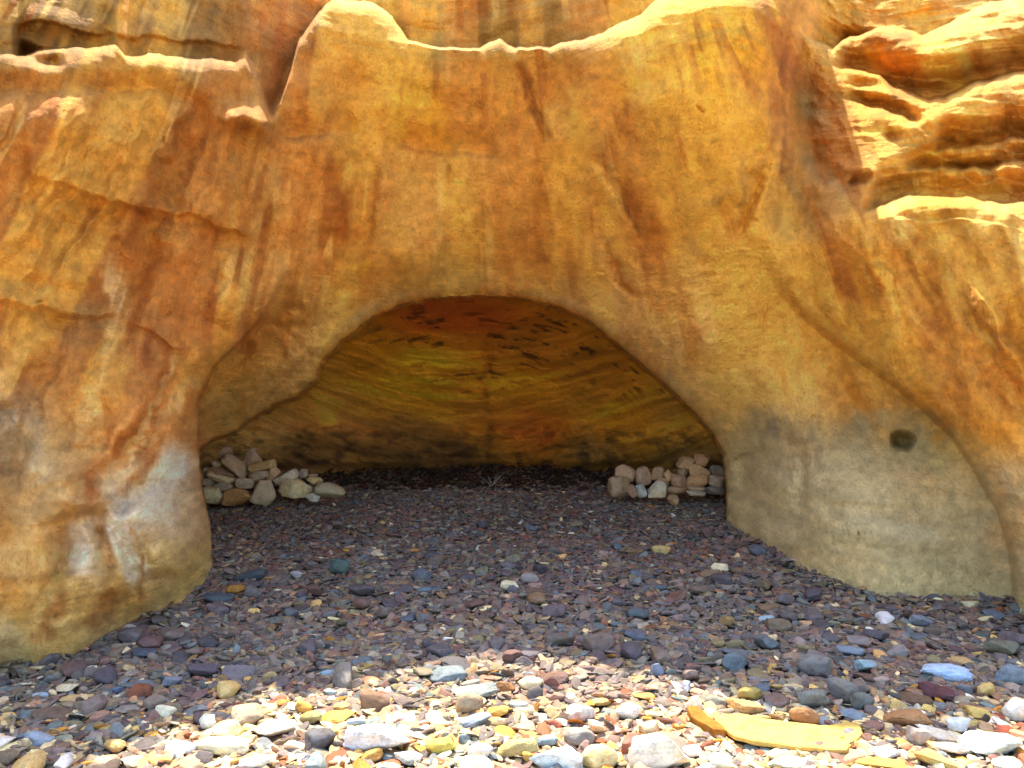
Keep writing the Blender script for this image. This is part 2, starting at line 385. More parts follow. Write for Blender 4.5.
stain_and_shade([(690,215),(740,180),(760,150)], 7, (156,124,70), 0.6)
stain_and_shade([(793,10),(786,70),(780,120),(786,170),(776,225)], 4, (130,84,30), 0.6)  # shade of the crease, painted as a dark line
stain_and_shade([(770,60),(776,120),(766,170),(738,215)], 6, (176,112,34), 0.6)
stain_and_shade([(736,215),(752,180),(772,160)], 5, (110,80,44), 0.6)
stain_and_shade([(440,170),(400,230),(360,270)], 16, (200,134,60), 0.4)
stain_and_shade([(470,240),(430,235),(400,260)], 5, (190,124,54), 0.4)
stain_and_shade([(395,60),(415,110),(405,150)], 22, (230,172,56), 0.7, streaky=0.2)
stain_and_shade([(400,165),(410,200),(390,250)], 20, (222,180,92), 0.6, streaky=0.2)
stain_and_shade([(460,255),(500,262),(545,250)], 10, (192,120,46), 0.45)
stain_and_shade([(400,262),(460,280),(560,288)], 9, (188,150,84), 0.6, streaky=0)
for x0 in range(30, 300, 13):
    x = x0+random.uniform(-5,5); y = random.uniform(75,135)
    stain_and_shade([(x,y),(x-random.uniform(0,8),y+random.uniform(50,110))], random.uniform(3,7), (164,96,34), random.uniform(0.25,0.65))
for i in range(30):
    x, y = random.uniform(0,250), random.uniform(240,420)
    stain_and_shade([(x,y),(x-random.uniform(10,45),y+random.uniform(50,110))], random.uniform(4,10), random.choice([(170,98,40),(214,150,82),(160,92,42),(206,136,66)]), random.uniform(0.3,0.6))
stain_and_shade([(105,235),(118,300),(110,350),(92,400),(72,450)], 11, (230,186,122), 0.75)
stain_and_shade([(205,370),(150,440),(110,490),(95,520)], 6, (226,186,128), 0.7)
stain_and_shade([(180,340),(160,400),(120,470)], 5, (222,176,110), 0.55)
stain_and_shade([(190,440),(160,480),(150,540)], 22, (232,222,206), 0.9, streaky=0.3)
stain_and_shade([(175,400),(150,450),(110,505)], 9, (158,92,38), 0.6)
stain_and_shade([(140,420),(108,460),(85,500)], 7, (164,98,40), 0.6)
stain_and_shade([(110,515),(125,555),(150,590)], 16, (232,224,216), 0.95)
stain_and_shade([(75,520),(80,560),(95,572)], 15, (224,208,200), 0.9)
stain_and_shade([(96,515),(108,560),(112,585)], 6, (168,120,70), 0.6)
stain_and_shade([(132,520),(140,560),(146,590)], 5, (170,124,74), 0.5)
stain_and_shade([(70,585),(55,615),(30,650)], 11, (160,104,46), 0.8, streaky=0.3, taper=0.2)
stain_and_shade([(115,585),(105,615),(88,635)], 13, (164,108,48), 0.75, streaky=0.3, taper=0.2)
stain_and_shade([(140,575),(140,605)], 5, (166,112,52), 0.65)
stain_and_shade([(0,215),(70,205),(130,210),(200,226),(262,248)], 5, (142,86,36), 0.55)  # shade under the overhang, put into the colour
stain_and_shade([(0,310),(50,318),(100,316),(130,322)], 12, (140,98,56), 0.65, streaky=0)
stain_and_shade([(0,395),(5,430),(0,480)], 12, (168,158,144), 0.7)
stain_and_shade([(0,90),(80,98),(160,110),(240,130)], 5, (160,104,44), 0.4, streaky=0)
stain_and_shade([(205,560),(185,590),(150,610)], 14, (192,160,80), 0.6, streaky=0)
for i in range(26):
    x, y = random.uniform(800,1030), random.uniform(215,300)
    stain_and_shade([(x,y),(x+random.uniform(5,30),y+random.uniform(40,80)),(x+random.uniform(30,75),y+random.uniform(90,170))], random.uniform(3,9), random.choice([(184,108,26),(220,154,52),(178,112,34),(226,178,86)]), random.uniform(0.3,0.6))
stain_and_shade([(875,240),(888,290),(905,330)], 6, (226,176,76), 0.6)
stain_and_shade([(858,300),(890,340),(930,385),(975,440)], 20, (188,112,26), 0.55)
stain_and_shade([(905,340),(935,390),(968,435),(1000,490),(1015,540)], 8, (204,146,60), 0.6)
stain_and_shade([(980,220),(1000,300),(1015,360)], 8, (176,110,36), 0.5)
stain_and_shade([(760,255),(800,300),(840,335),(880,360)], 7, (226,178,96), 0.6)
stain_and_shade([(790,260),(830,320),(900,370)], 5, (190,118,32), 0.4)
stain_and_shade([(800,130),(820,170),(870,188)], 16, (150,132,92), 0.7, streaky=0)
stain_and_shade([(800,60),(812,110),(830,140)], 14, (158,140,96), 0.6, streaky=0)
stain_and_shade([(730,430),(780,425),(830,440)], 18, (156,142,114), 0.5, streaky=0)
stain_and_shade([(840,425),(900,420),(950,425)], 14, (150,138,104), 0.55, streaky=0)
stain_and_shade([(745,545),(820,560),(900,565)], 10, (186,138,62), 0.6, streaky=0)
stain_and_shade([(840,478),(900,480),(960,490)], 14, (188,152,88), 0.5, streaky=0)
stain_and_shade([(820,525),(900,530),(960,540)], 10, (172,158,128), 0.5, streaky=0)
stain_and_shade([(620,255),(618,280),(640,300)], 4, (176,112,40), 0.6)
stain_and_shade([(345,285),(335,330),(320,350)], 7, (216,168,86), 0.5, streaky=0)
stain_and_shade([(250,405),(285,378),(318,345)], 5, (150,114,66), 0.5)
col = mixc(col, (170,98,34), 0.14*np.clip(stre2*1.6, 0, 1)*smooth((420-py)/120))
col = mixc(col, (230,180,96), 0.25*np.clip(-stre2*1.6, 0, 1)*smooth((420-py)/120))
bed = fbm(X*1.1, zz*0, zz*16, 3, seed=61)
col = col*(1+0.10*np.clip(bed*1.5,-1,1)*(0.35+0.9*upper+0.9*flank))[:,None]
fs = (px-460)/(1+(py-60)/800.0)                              # lines of run-off flaring out from the top
pa = np.clip(fbm(px/70, py/70, oct=3, seed=91)*2.6+0.35, 0, 1)*smooth((440-py)/90)
pb = np.clip(fbm(px/80, py/60, oct=3, seed=92)*2.6+0.2, 0, 1)*smooth((470-py)/90)
q1 = fbm(fs/8, py/75, oct=2, seed=93); q2 = fbm(fs/19, py/130, oct=3, seed=94); q3 = fbm(fs/44, py/220, oct=3, seed=95)
col = mixc(col, (172,98,34), 0.50*pa*smooth((q2+0.5*q1-0.10)/0.22))
col = mixc(col, (150,82,28), 0.40*pa*smooth((q1+0.4*q2-0.22)/0.18))
col = mixc(col, (240,196,112), 0.50*pb*smooth((-q2-0.5*q1-0.08)/0.22))
col = mixc(col, (236,178,72), 0.6*smooth((q3-0.02)/0.3)*smooth((440-py)/90))
col = mixc(col, (206,132,58), 0.42*smooth((-q3-0.05)/0.3)*smooth((440-py)/90))
soft = fbm(px/75+0.4*n1, py/95+0.4*n1, oct=3, seed=56)
col = mixc(col, (196,126,56), 0.08*np.clip(blot*2, 0, 1))
col = mixc(col, (236,186,106), 0.10*np.clip(-blot*2, 0, 1))
col = mixc(col, (234,190,84), 0.24*np.clip(soft*2.2, 0, 1))
low = smooth((py-430)/50)
col = mixc(col, (220,204,168), 0.55*low*smooth((px-700)/30))
col = mixc(col, (230,204,162), 0.45*low*smooth((300-px)/30)*np.clip(0.5-blot, 0, 1))
bv = smooth(1-np.abs(sd+24)/24)*smooth((py-270)/20)*smooth((455-py)/30)*(sd < -2)  # mouth bevel band, painted paler for light bounced up from the beach
col = mixc(col, (224,182,112), 0.5*bv*np.clip(0.7+blot, 0, 1))
rm = np.exp(-((sd+8)/6.0)**2)*(sd < -2)*smooth((py-285)/10)*smooth((460-py)/30)
col = mixc(col, (222,196,146), 0.5*rm*np.clip(0.6+n1, 0, 1))
col = col*(1+0.13*fine+0.05*stre*smooth((430-py)/120)*smooth(blot*3))[:,None]
# cave interior colours: iron red crown, black manganese marks in arcs, ochre bedding
bc = fbm(dw[:,0]*1.1, zc*0, zc*13, 3, seed=62)
colc = colc*(1+0.13*np.clip(bc*1.6, -1, 1))[:,None]
colc = mixc(colc, (176,124,34), 0.3*np.clip(blot*2, 0, 1)*smooth((430-py)/20))
rd = np.exp(-(((px-452-14*n1)/66)**2+((py-316-9*n1-5*n2)/22)**2)*1.1)
colc = mixc(colc, (196,84,30), 0.7*np.clip(rd*1.5+0.5*blot*rd, 0, 1))
colc = mixc(colc, (190,100,34), 0.6*np.exp(-(((px-530-12*n1)/44)**2+((py-430-8*n1)/18)**2)))
ang = np.hypot((px-470)/1.0, (py-470)/0.72)
arcs = fbm(ang/3.4, px/22, oct=4, seed=63)
bm = smooth((arcs-0.06)*4)*np.clip(fbm(px/15, py/8, oct=3, seed=64)*3.5+0.2, 0, 1)
zone = np.exp(-(((px-560)/130)**2+((py-335)/34)**2)) + 0.6*np.exp(-(((px-470)/60)**2+((py-372)/26)**2)) + 0.7*np.exp(-(((px-410)/40)**2+((py-325)/18)**2)) + 0.7*np.exp(-(((px-650)/50)**2+((py-375)/26)**2))
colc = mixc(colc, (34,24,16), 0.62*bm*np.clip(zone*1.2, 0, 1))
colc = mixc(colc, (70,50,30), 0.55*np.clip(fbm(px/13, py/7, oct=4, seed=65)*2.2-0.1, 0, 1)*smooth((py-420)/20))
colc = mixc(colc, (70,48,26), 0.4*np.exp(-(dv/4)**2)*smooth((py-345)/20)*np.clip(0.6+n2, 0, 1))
mm = smooth((sd+3*n2)/3)
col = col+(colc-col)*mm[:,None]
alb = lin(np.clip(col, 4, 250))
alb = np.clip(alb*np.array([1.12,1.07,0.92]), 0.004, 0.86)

# ------------------------------------------------------------------ helpers for objects
def mesh_from(name, verts, faces, mat=None, smooth_=True, colors=None, sharp=None):
    me = bpy.data.meshes.new(name)
    verts = np.asarray(verts, np.float32); faces = np.asarray(faces, np.int32)
    n = faces.shape[1]
    me.vertices.add(len(verts)); me.vertices.foreach_set('co', verts.ravel())
    me.loops.add(faces.size); me.loops.foreach_set('vertex_index', faces.ravel())
    me.polygons.add(len(faces)); me.polygons.foreach_set('loop_start', np.arange(0, faces.size, n, dtype=np.int32))
    me.polygons.foreach_set('loop_total', np.full(len(faces), n, np.int32))
    me.polygons.foreach_set('use_smooth', np.full(len(faces), smooth_))
    me.update(calc_edges=True)
    if sharp: me.set_sharp_from_angle(angle=R(sharp))
    if colors is not None:
        at = me.color_attributes.new('pigment', 'FLOAT_COLOR', 'POINT')
        at.data.foreach_set('color', np.hstack([colors, np.ones((len(colors),1))]).astype(np.float32).ravel())
    if mat: me.materials.append(mat)
    return me

def obj(name, me, **props):
    o = bpy.data.objects.new(name, me); C.objects.link(o)
    for k_, v_ in props.items(): o[k_] = v_
    return o

def nmat(name):
    m = bpy.data.materials.new(name); m.use_nodes = True
    nt = m.node_tree; b = nt.nodes['Principled BSDF']
    return m, nt, b

def N(nt, typ, **kw):
    n = nt.nodes.new(typ)
    for k_, v_ in kw.items():
        if k_ in n.inputs: n.inputs[k_].default_value = v_
        else: setattr(n, k_, v_)
    return n

def mapped(nt, scale, coord='Object'):
    tc = N(nt, 'ShaderNodeTexCoord'); mp = N(nt, 'ShaderNodeMapping')
    mp.inputs['Scale'].default_value = scale
    nt.links.new(tc.outputs[coord], mp.inputs['Vector'])
    return mp.outputs['Vector']

def ramp(nt, fac, stops):
    r = N(nt, 'ShaderNodeValToRGB'); e = r.color_ramp.elements
    while len(e) < len(stops): e.new(0.5)
    for i, (p, c_) in enumerate(stops):
        e[i].position = p; e[i].color = (*c_, 1) if len(c_) == 3 else c_
    nt.links.new(fac, r.inputs['Fac']); return r.outputs['Color']

def mul(nt, a_, b_, fac=1.0, mode='MULTIPLY'):
    m = N(nt, 'ShaderNodeMix', data_type='RGBA', blend_type=mode)
    m.inputs[0].default_value = fac
    nt.links.new(a_, m.inputs[6]); nt.links.new(b_, m.inputs[7]); return m.outputs[2]

def g(v_): return (v_, v_, v_)

def rock_material(name, grain=1.0):
    m, nt, b = nmat(name)
    at = N(nt, 'ShaderNodeAttribute', attribute_name='pigment')
    c_ = at.outputs['Color']
    n_a = N(nt, 'ShaderNodeTexNoise', Scale=9.0, Detail=8.0, Roughness=0.68)
    nt.links.new(mapped(nt, (1,0.6,1)), n_a.inputs['Vector'])
    c_ = mul(nt, c_, ramp(nt, n_a.outputs['Fac'], [(0.25, (0.86,0.83,0.80)), (0.5, g(1.0)), (0.75, (1.08,1.06,1.04))]))
    n_b = N(nt, 'ShaderNodeTexNoise', Scale=64.0, Detail=6.0, Roughness=0.62)
    nt.links.new(mapped(nt, (1,0.6,0.6)), n_b.inputs['Vector'])
    c_ = mul(nt, c_, ramp(nt, n_b.outputs['Fac'], [(0.33, (0.66,0.58,0.52)), (0.46, g(0.98)), (0.52, g(1.0)), (0.66, g(1.13))]), 0.5)
    n_s = N(nt, 'ShaderNodeTexNoise', Scale=7.0, Detail=6.0, Roughness=0.6, Distortion=0.4)   # bedding laminae
    nt.links.new(mapped(nt, (0.25,0.25,4.5)), n_s.inputs['Vector'])
    c_ = mul(nt, c_, ramp(nt, n_s.outputs['Fac'], [(0.32, (0.74,0.68,0.62)), (0.5, g(1.0)), (0.7, (1.10,1.08,1.06))]), 0.16)
    vo = N(nt, 'ShaderNodeTexVoronoi', Scale=16.0)    # scattered dark specks
    nt.links.new(mapped(nt, (1,1,1.4)), vo.inputs['Vector'])
    c_ = mul(nt, c_, ramp(nt, vo.outputs['Distance'], [(0.035, (0.35,0.28,0.24)), (0.075, g(1.0))]), 0.6)
    n_h = N(nt, 'ShaderNodeTexNoise', Scale=2.4, Detail=4.5, Roughness=0.55, Distortion=0.3)      # hairline joints, broken off by a mask
    nt.links.new(mapped(nt, (0.8,0.5,1.5)), n_h.inputs['Vector'])
    n_m = N(nt, 'ShaderNodeTexNoise', Scale=1.7, Detail=3.0); nt.links.new(mapped(nt, (1,1,1)), n_m.inputs['Vector'])
    mk = ramp(nt, n_m.outputs['Fac'], [(0.52, g(0.0)), (0.66, g(0.22))])
    hl = ramp(nt, n_h.outputs['Fac'], [(0.485, g(1.0)), (0.498, (0.42,0.33,0.27)), (0.502, (0.42,0.33,0.27)), (0.512, g(1.0))])
    mx_ = N(nt, 'ShaderNodeMix', data_type='RGBA', blend_type='MULTIPLY'); nt.links.new(mk, mx_.inputs[0]); nt.links.new(c_, mx_.inputs[6]); nt.links.new(hl, mx_.inputs[7]); c_ = mx_.outputs[2]
    n_f = N(nt, 'ShaderNodeTexNoise', Scale=30.0, Detail=7.0, Roughness=0.75)                     # pale flakes and dark grains
    nt.links.new(mapped(nt, (0.7,0.5,1.3)), n_f.inputs['Vector'])
    c_ = mul(nt, c_, ramp(nt, n_f.outputs['Fac'], [(0.30, (0.52,0.43,0.36)), (0.37, g(0.97)), (0.60, g(1.0)), (0.67, (1.25,1.24,1.22))]), 0.45)
    nt.links.new(c_, b.inputs['Base Color'])
    b.inputs['Roughness'].default_value = 0.88
    b.inputs['Specular IOR Level'].default_value = 0.25
    n_g = N(nt, 'ShaderNodeTexNoise', Scale=120.0, Detail=4.0, Roughness=0.7)
    nt.links.new(mapped(nt, (1,1,1)), n_g.inputs['Vector'])
    b1 = N(nt, 'ShaderNodeBump', Strength=0.6*grain, Distance=0.01); nt.links.new(n_g.outputs['Fac'], b1.inputs['Height'])
    b2 = N(nt, 'ShaderNodeBump', Strength=0.8*grain, Distance=0.03); nt.links.new(n_b.outputs['Fac'], b2.inputs['Height']); nt.links.new(b1.outputs['Normal'], b2.inputs['Normal'])
    b3 = N(nt, 'ShaderNodeBump', Strength=0.3*grain, Distance=0.05); nt.links.new(n_s.outputs['Fac'], b3.inputs['Height']); nt.links.new(b2.outputs['Normal'], b3.inputs['Normal'])
    b4 = N(nt, 'ShaderNodeBump', Strength=0.6*grain, Distance=0.02); nt.links.new(n_f.outputs['Fac'], b4.inputs['Height']); nt.links.new(b3.outputs['Normal'], b4.inputs['Normal'])
    nt.links.new(b4.outputs['Normal'], b.inputs['Normal'])
    return m

M_rock = rock_material('sandstone')
M_cave = rock_material('cave_sandstone', 1.3)

# ------------------------------------------------------------------ build cliff and cave wall
ii = np.arange(NX*NY).reshape(NY, NX)
quads = np.stack([ii[:-1,:-1].ravel(), ii[1:,:-1].ravel(), ii[1:,1:].ravel(), ii[:-1,1:].ravel()], 1)
qc = cave_mask[quads].all(1)
step_face = np.ptp(D[quads], axis=1) > 0.10      # the broken edges of shelves: flat facets
def submesh(q):
    used, inv = np.unique(q, return_inverse=True)
    return used, inv.reshape(q.shape)
# the rock goes on above and behind the photographed face: a plateau sheet from the top row, wings from the side columns
used, q = submesh(quads[~qc])
cl = mesh_from('cliff', V[used], q, M_rock, True, alb[used])
cl.polygons.foreach_set('use_smooth', ~step_face[~qc])
obj('cliff', cl, kind='structure', label='banded orange and gold sandstone cliff with an arched cave mouth')
used, q = submesh(quads[qc])
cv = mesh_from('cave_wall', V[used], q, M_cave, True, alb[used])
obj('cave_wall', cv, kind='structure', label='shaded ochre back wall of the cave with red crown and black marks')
# back of the headland
top = V[ii[0]]
def strip(rows):
    rows = np.array(rows); n_, m_ = rows.shape[:2]
    k_ = np.arange(n_*m_).reshape(n_, m_)
    return rows.reshape(-1,3), np.stack([k_[:-1,:-1].ravel(), k_[1:,:-1].ravel(), k_[1:,1:].ravel(), k_[:-1,1:].ravel()], 1)
rows = [top+np.array([0,0.0,0.0])]
for dy, dz in ((0.6,0.45),(1.6,0.9),(3.2,1.2),(6,1.3),(12,1.4)):
    r_ = top.copy(); r_[:,1] += dy; r_[:,2] += dz + 0.15*vnoise(r_[:,0]*1.3, r_[:,1]*1.3); rows.append(r_)
v_, f_ = strip(rows)
# the face carries on to either side of the picture, swinging away along the shore
wings = []
for colid, sx in ((0,-1),(NX-1,1)):
    e = V[ii[:,colid]]; e = e[::6]
    rr = [e]
    for d_ in (0.5,1.2,2.2,3.6,5.5,8,12,18):
        r_ = e.copy(); r_[:,0] += sx*d_; r_[:,1] += 0.10*d_ + 0.30*vnoise(r_[:,0]*0.9, r_[:,2]*0.9, seed=9); rr.append(r_)
    wings.append(strip(rr))
allv = [v_]; allf = [f_]; off = len(v_)
for wv, wf in wings: allv.append(wv); allf.append(wf+off); off += len(wv)
hv = np.concatenate(allv); hf = np.concatenate(allf)
obj('headland', mesh_from('headland', hv, hf, M_rock, True, np.tile(lin((196,136,64))[None]*0.86, (len(hv),1))), kind='structure', label='sandstone headland carrying on above and beside the cave')

# ------------------------------------------------------------------ ground sheet
def shingle_sheet_material():
    m, nt, b = nmat('shingle_bed')
    tc = mapped(nt, (1,1,1))
    vo = N(nt, 'ShaderNodeTexVoronoi', Scale=17.0); nt.links.new(tc, vo.inputs['Vector'])
    c_ = ramp(nt, vo.outputs['Color'], [(0.1,(0.34,0.28,0.20)),(0.3,(0.55,0.43,0.27)),(0.5,(0.46,0.38,0.29)),(0.7,(0.68,0.57,0.40)),(0.9,(0.58,0.38,0.19))])
    c_ = mul(nt, c_, ramp(nt, vo.outputs['Distance'], [(0.25,g(1.0)),(0.6,g(0.5))]))
    nt.links.new(c_, b.inputs['Base Color']); b.inputs['Roughness'].default_value = 0.85
    bp = N(nt, 'ShaderNodeBump', Strength=0.8, Distance=0.03, invert=True); nt.links.new(vo.outputs['Distance'], bp.inputs['Height'])
    nt.links.new(bp.outputs['Normal'], b.inputs['Normal'])
    return m
M_bed = shingle_sheet_material()
ax = np.concatenate([[-900,-300,-100,-40,-20,-12], np.linspace(-8,8,81), [12,20,40,100,300,900]])
ay = np.concatenate([[-1200,-400,-120,-50,-25,-14,-8,-4,-2,0], np.linspace(1,11.5,71), [14,20,40,120,400]])
gX, gY = np.meshgrid(ax, ay)
gz = np.where(gY > 11.4, zg(0*gX, 0*gY+11.4), zg(gX, gY)) - 0.02
rows = np.stack([gX, gY, gz], -1)
bv, bf = strip(rows)
bf = bf[:, ::-1]
obj('beach', mesh_from('beach', bv, bf, M_bed, True), kind='structure', label='shingle beach sloping up into the cave')

# ------------------------------------------------------------------ stones
def icosphere(sub):
    t_ = (1+5**.5)/2
    v = [(-1,t_,0),(1,t_,0),(-1,-t_,0),(1,-t_,0),(0,-1,t_),(0,1,t_),(0,-1,-t_),(0,1,-t_),(t_,0,-1),(t_,0,1),(-t_,0,-1),(-t_,0,1)]
    f = [(0,11,5),(0,5,1),(0,1,7),(0,7,10),(0,10,11),(1,5,9),(5,11,4),(11,10,2),(10,7,6),(7,1,8),(3,9,4),(3,4,2),(3,2,6),(3,6,8),(3,8,9),(4,9,5),(2,4,11),(6,2,10),(8,6,7),(9,8,1)]
    v = [np.array(p)/np.linalg.norm(p) for p in v]
    for _ in range(sub):
        cache = {}; nf = []
        def mid(a_, b_):
            key = (min(a_,b_), max(a_,b_))
            if key not in cache:
                p = v[a_]+v[b_]; v.append(p/np.linalg.norm(p)); cache[key] = len(v)-1
            return cache[key]
        for a_, b_, c_ in f:
            x_, y_, z_ = mid(a_,b_), mid(b_,c_), mid(c_,a_)
            nf += [(a_,x_,z_),(b_,y_,x_),(c_,z_,y_),(x_,y_,z_)]
        f = nf
    return np.array(v), np.array(f)
ICO = {k_: icosphere(k_) for k_ in (1,2,3,4)}

def stone_shape(sub, cuts, power, rough, seed):
    """unit stone: a ball squared off, cut by flat fractures and roughened; fits about -1..1"""
    r_ = np.random.default_rng(seed)
    v = ICO[sub][0].copy()
    v = np.sign(v)*np.abs(v)**power
    v /= np.abs(v).max(0)
    for _ in range(cuts):
        n_ = r_.normal(size=3); n_[2] *= 0.6; n_ /= np.linalg.norm(n_)
        d_ = r_.uniform(0.52, 0.86)
        q_ = v@n_-d_
        v = v - np.clip(q_, 0, None)[:,None]*n_[None]*0.92
    s_ = r_.uniform(0, 50)
    v = v*(1+rough*fbm(v[:,0]*1.3+s_, v[:,1]*1.3, v[:,2]*1.3, 3, seed=seed)+rough*0.4*fbm(v[:,0]*4+s_, v[:,1]*5, v[:,2]*5, 2, seed=seed+5))[:,None]
    v -= (v.max(0)+v.min(0))/2
    return v/np.abs(v).max(0)

def rotz(a_): return np.array([[math.cos(a_),-math.sin(a_),0],[math.sin(a_),math.cos(a_),0],[0,0,1]])

def stone_material(name, attr):
    m, nt, b = nmat(name)
    if attr: c_ = N(nt, 'ShaderNodeAttribute', attribute_name='pigment').outputs['Color']
    else: c_ = N(nt, 'ShaderNodeObjectInfo').outputs['Color']
    tc = N(nt, 'ShaderNodeTexCoord')
    geo = N(nt, 'ShaderNodeNewGeometry')
    n_a = N(nt, 'ShaderNodeTexNoise', Scale=26.0, Detail=6.0, Roughness=0.7); nt.links.new(geo.outputs['Position'], n_a.inputs['Vector'])
    c_ = mul(nt, c_, ramp(nt, n_a.outputs['Fac'], [(0.30,(0.50,0.46,0.43)),(0.47,g(0.96)),(0.55,g(1.04)),(0.70,(1.28,1.25,1.20))]), 0.85)
    n_b = N(nt, 'ShaderNodeTexNoise', Scale=110.0, Detail=4.0, Roughness=0.7); nt.links.new(geo.outputs['Position'], n_b.inputs['Vector'])
    c_ = mul(nt, c_, ramp(nt, n_b.outputs['Fac'], [(0.3,g(0.70)),(0.5,g(1.0)),(0.72,g(1.12))]), 0.8)
    if not attr:      # rusty patches and hairline cracks on the larger stones
        n_r = N(nt, 'ShaderNodeTexNoise', Scale=9.0, Detail=5.0, Roughness=0.6); nt.links.new(geo.outputs['Position'], n_r.inputs['Vector'])
        c_ = mul(nt, c_, ramp(nt, n_r.outputs['Fac'], [(0.52,g(1.0)),(0.66,(1.0,0.80,0.52))]), 0.6)
        vo = N(nt, 'ShaderNodeTexVoronoi', feature='DISTANCE_TO_EDGE', Scale=5.5); 
        ad = N(nt, 'ShaderNodeVectorMath', operation='ADD'); nt.links.new(geo.outputs['Position'], ad.inputs[0]); nt.links.new(n_a.outputs['Color'], ad.inputs[1])
        nt.links.new(ad.outputs[0], vo.inputs['Vector'])
        c_ = mul(nt, c_, ramp(nt, vo.outputs['Distance'], [(0.0,(0.55,0.5,0.46)),(0.02,g(1.0))]), 0.7)
    nt.links.new(c_, b.inputs['Base Color']); b.inputs['Roughness'].default_value = 0.7
    b.inputs['Specular IOR Level'].default_value = 0.2
    bp = N(nt, 'ShaderNodeBump', Strength=0.35, Distance=0.006); nt.links.new(n_b.outputs['Fac'], bp.inputs['Height'])
    b2 = N(nt, 'ShaderNodeBump', Strength=0.35, Distance=0.015); nt.links.new(n_a.outputs['Fac'], b2.inputs['Height']); nt.links.new(bp.outputs['Normal'], b2.inputs['Normal'])
    nt.links.new(b2.outputs['Normal'], b.inputs['Normal'])
    return m
M_grav = stone_material('shingle', True)
M_stone = stone_material('beach_stone', False)

footprints = []     # x, y, a, b, angle of each large stone: the fine shingle stays out from under it

def put_stone(name, label, category, group, cx, cy, wpx, hpx, ang, rgb, kind, depth=None, seed=0, flat=None):
    """lay one stone on the ground (or at a given distance in a pile); ang is its tilt as seen, kind its shape"""
    cuts, power, rough = {'round':(5,0.78,0.17),'flat':(6,0.74,0.15),'block':(8,0.62,0.15),'wedge':(9,0.80,0.17),'slab':(6,0.58,0.14)}[kind]
    v = stone_shape(4 if wpx > 40 else 3, cuts, power, rough, seed)
    if depth is None:
        Y = (H+0.195)/((cy-384)/F+0.065)
        for _ in range(12):
            x_ = (cx-512)/F*Y
            W = wpx/F*Y; Hh = hpx/F*Y
            delta = math.atan2(H-0.0, Y)
            bdep = W*(flat or {'round':0.58,'flat':0.7,'block':0.55,'wedge':0.6,'slab':0.45}[kind])
            thick = max((Hh-bdep*math.sin(delta)*0.8)/math.cos(delta), 0.22*min(W, Hh*2))
            bdep = min(bdep, max(0.35*W, (Hh-thick*math.cos(delta))/max(math.sin(delta),.05)*1.15))
            z_ = float(zg(x_, Y)) + thick*0.36 + 0.006
            Y = 0.5*Y+0.5*(H-z_)/((cy-384)/F)
        sx, sy, sz = W/2*1.04, bdep/2, thick/2
        rot = Matrix.Rotation(R(random.uniform(-12,12)), 3, 'Z') @ Matrix.Rotation(R(random.uniform(-4,8)), 3, 'X') @ Matrix.Rotation(R(ang), 3, 'Y')
        if abs(ang) > 20: rot = Matrix.Rotation(-R(ang)*1.6, 3, 'Z')
        footprints.append((x_, Y, sx, sy, 0.0))
    else:
        Y = depth; x_ = (cx-512)/F*Y; W = wpx/F*Y; Hh = hpx/F*Y
        z_ = H-(cy-384)/F*Y
        sx, sy, sz = W/2*1.06, max(W, Hh)/2*0.8, Hh/2*1.08
        rot = Matrix.Rotation(R(ang), 3, 'Y') @ Matrix.Rotation(R(random.uniform(-8,8)), 3, 'X')
    v = v*np.array([sx, sy, sz])
    v = v@np.array(rot).T
    me = mesh_from(name, v, ICO[4 if wpx > 40 else 3][1], M_stone, True)
    o = obj(name, me, label=label, category=category)
    if group: o['group'] = group
    o.location = (x_, Y, z_)
    if depth is None: m_ = sum(rgb)/3; rgb = tuple(m_+(c_-m_)*(0.6 if rgb[2] > rgb[0] and rgb[0] < 150 else 0.8) for c_ in rgb)
    o.color = (*lin(rgb)*0.9, 1)
    return o

def put_outline(name, label, outline, thick, rgb, seed, tilt=0.0):
    # a slab of its own plan, lying on the shingle
    def gp(qx, qy):
        Y = (H+0.195-thick)/((qy-384)/F+0.065)
        return ((qx-512)/F*Y, Y)
    P = np.array([gp(*q) for q in outline]); c0 = P.mean(0)
    bm = bmesh.new(); vs2 = []
    n_ = len(P); rings = [(0.93,0.0),(1.0,0.25),(1.0,0.75),(0.96,0.97),(0.80,1.0),(0.5,0.985),(0.2,1.0)]
    for f_, h_ in rings:
        vs2.append([bm.verts.new((*(c0*0+(p_-c0)*f_), thick*(h_-0.35))) for p_ in P])
    for r_ in range(len(rings)-1):
        for k_ in range(n_): bm.faces.new((vs2[r_][k_], vs2[r_][(k_+1)%n_], vs2[r_+1][(k_+1)%n_], vs2[r_+1][k_]))
    bm.faces.new(vs2[-1]); bm.faces.new(vs2[0][::-1])
    bmesh.ops.recalc_face_normals(bm, faces=bm.faces)
    bmesh.ops.subdivide_edges(bm, edges=bm.edges, cuts=3, use_grid_fill=True)
    me = bpy.data.meshes.new(name); bm.to_mesh(me); bm.free()
    co_ = np.empty(len(me.vertices)*3, np.float32); me.vertices.foreach_get('co', co_); co_ = co_.reshape(-1,3).astype(float)
    nz = fbm(co_[:,0]*9+seed, co_[:,1]*9, co_[:,2]*9, 4, seed=seed)
    co_[:,2] += 0.016*nz + tilt*co_[:,0]; co_[:,:2] *= (1+0.05*nz)[:,None]
    me.vertices.foreach_set('co', co_.astype(np.float32).ravel()); me.polygons.foreach_set('use_smooth', np.ones(len(me.polygons), bool)); me.update()
    me.materials.append(M_stone)
    o = obj(name, me, label=label, category='stone')
    o.location = (c0[0], c0[1], float(zg(c0[0], c0[1]))+thick*0.38); o.color = (*lin(rgb)*0.9, 1)
    r_ = np.abs(P-c0).max(0)*0.8; footprints.append((c0[0], c0[1], r_[0], r_[1], 0.0))
    return o

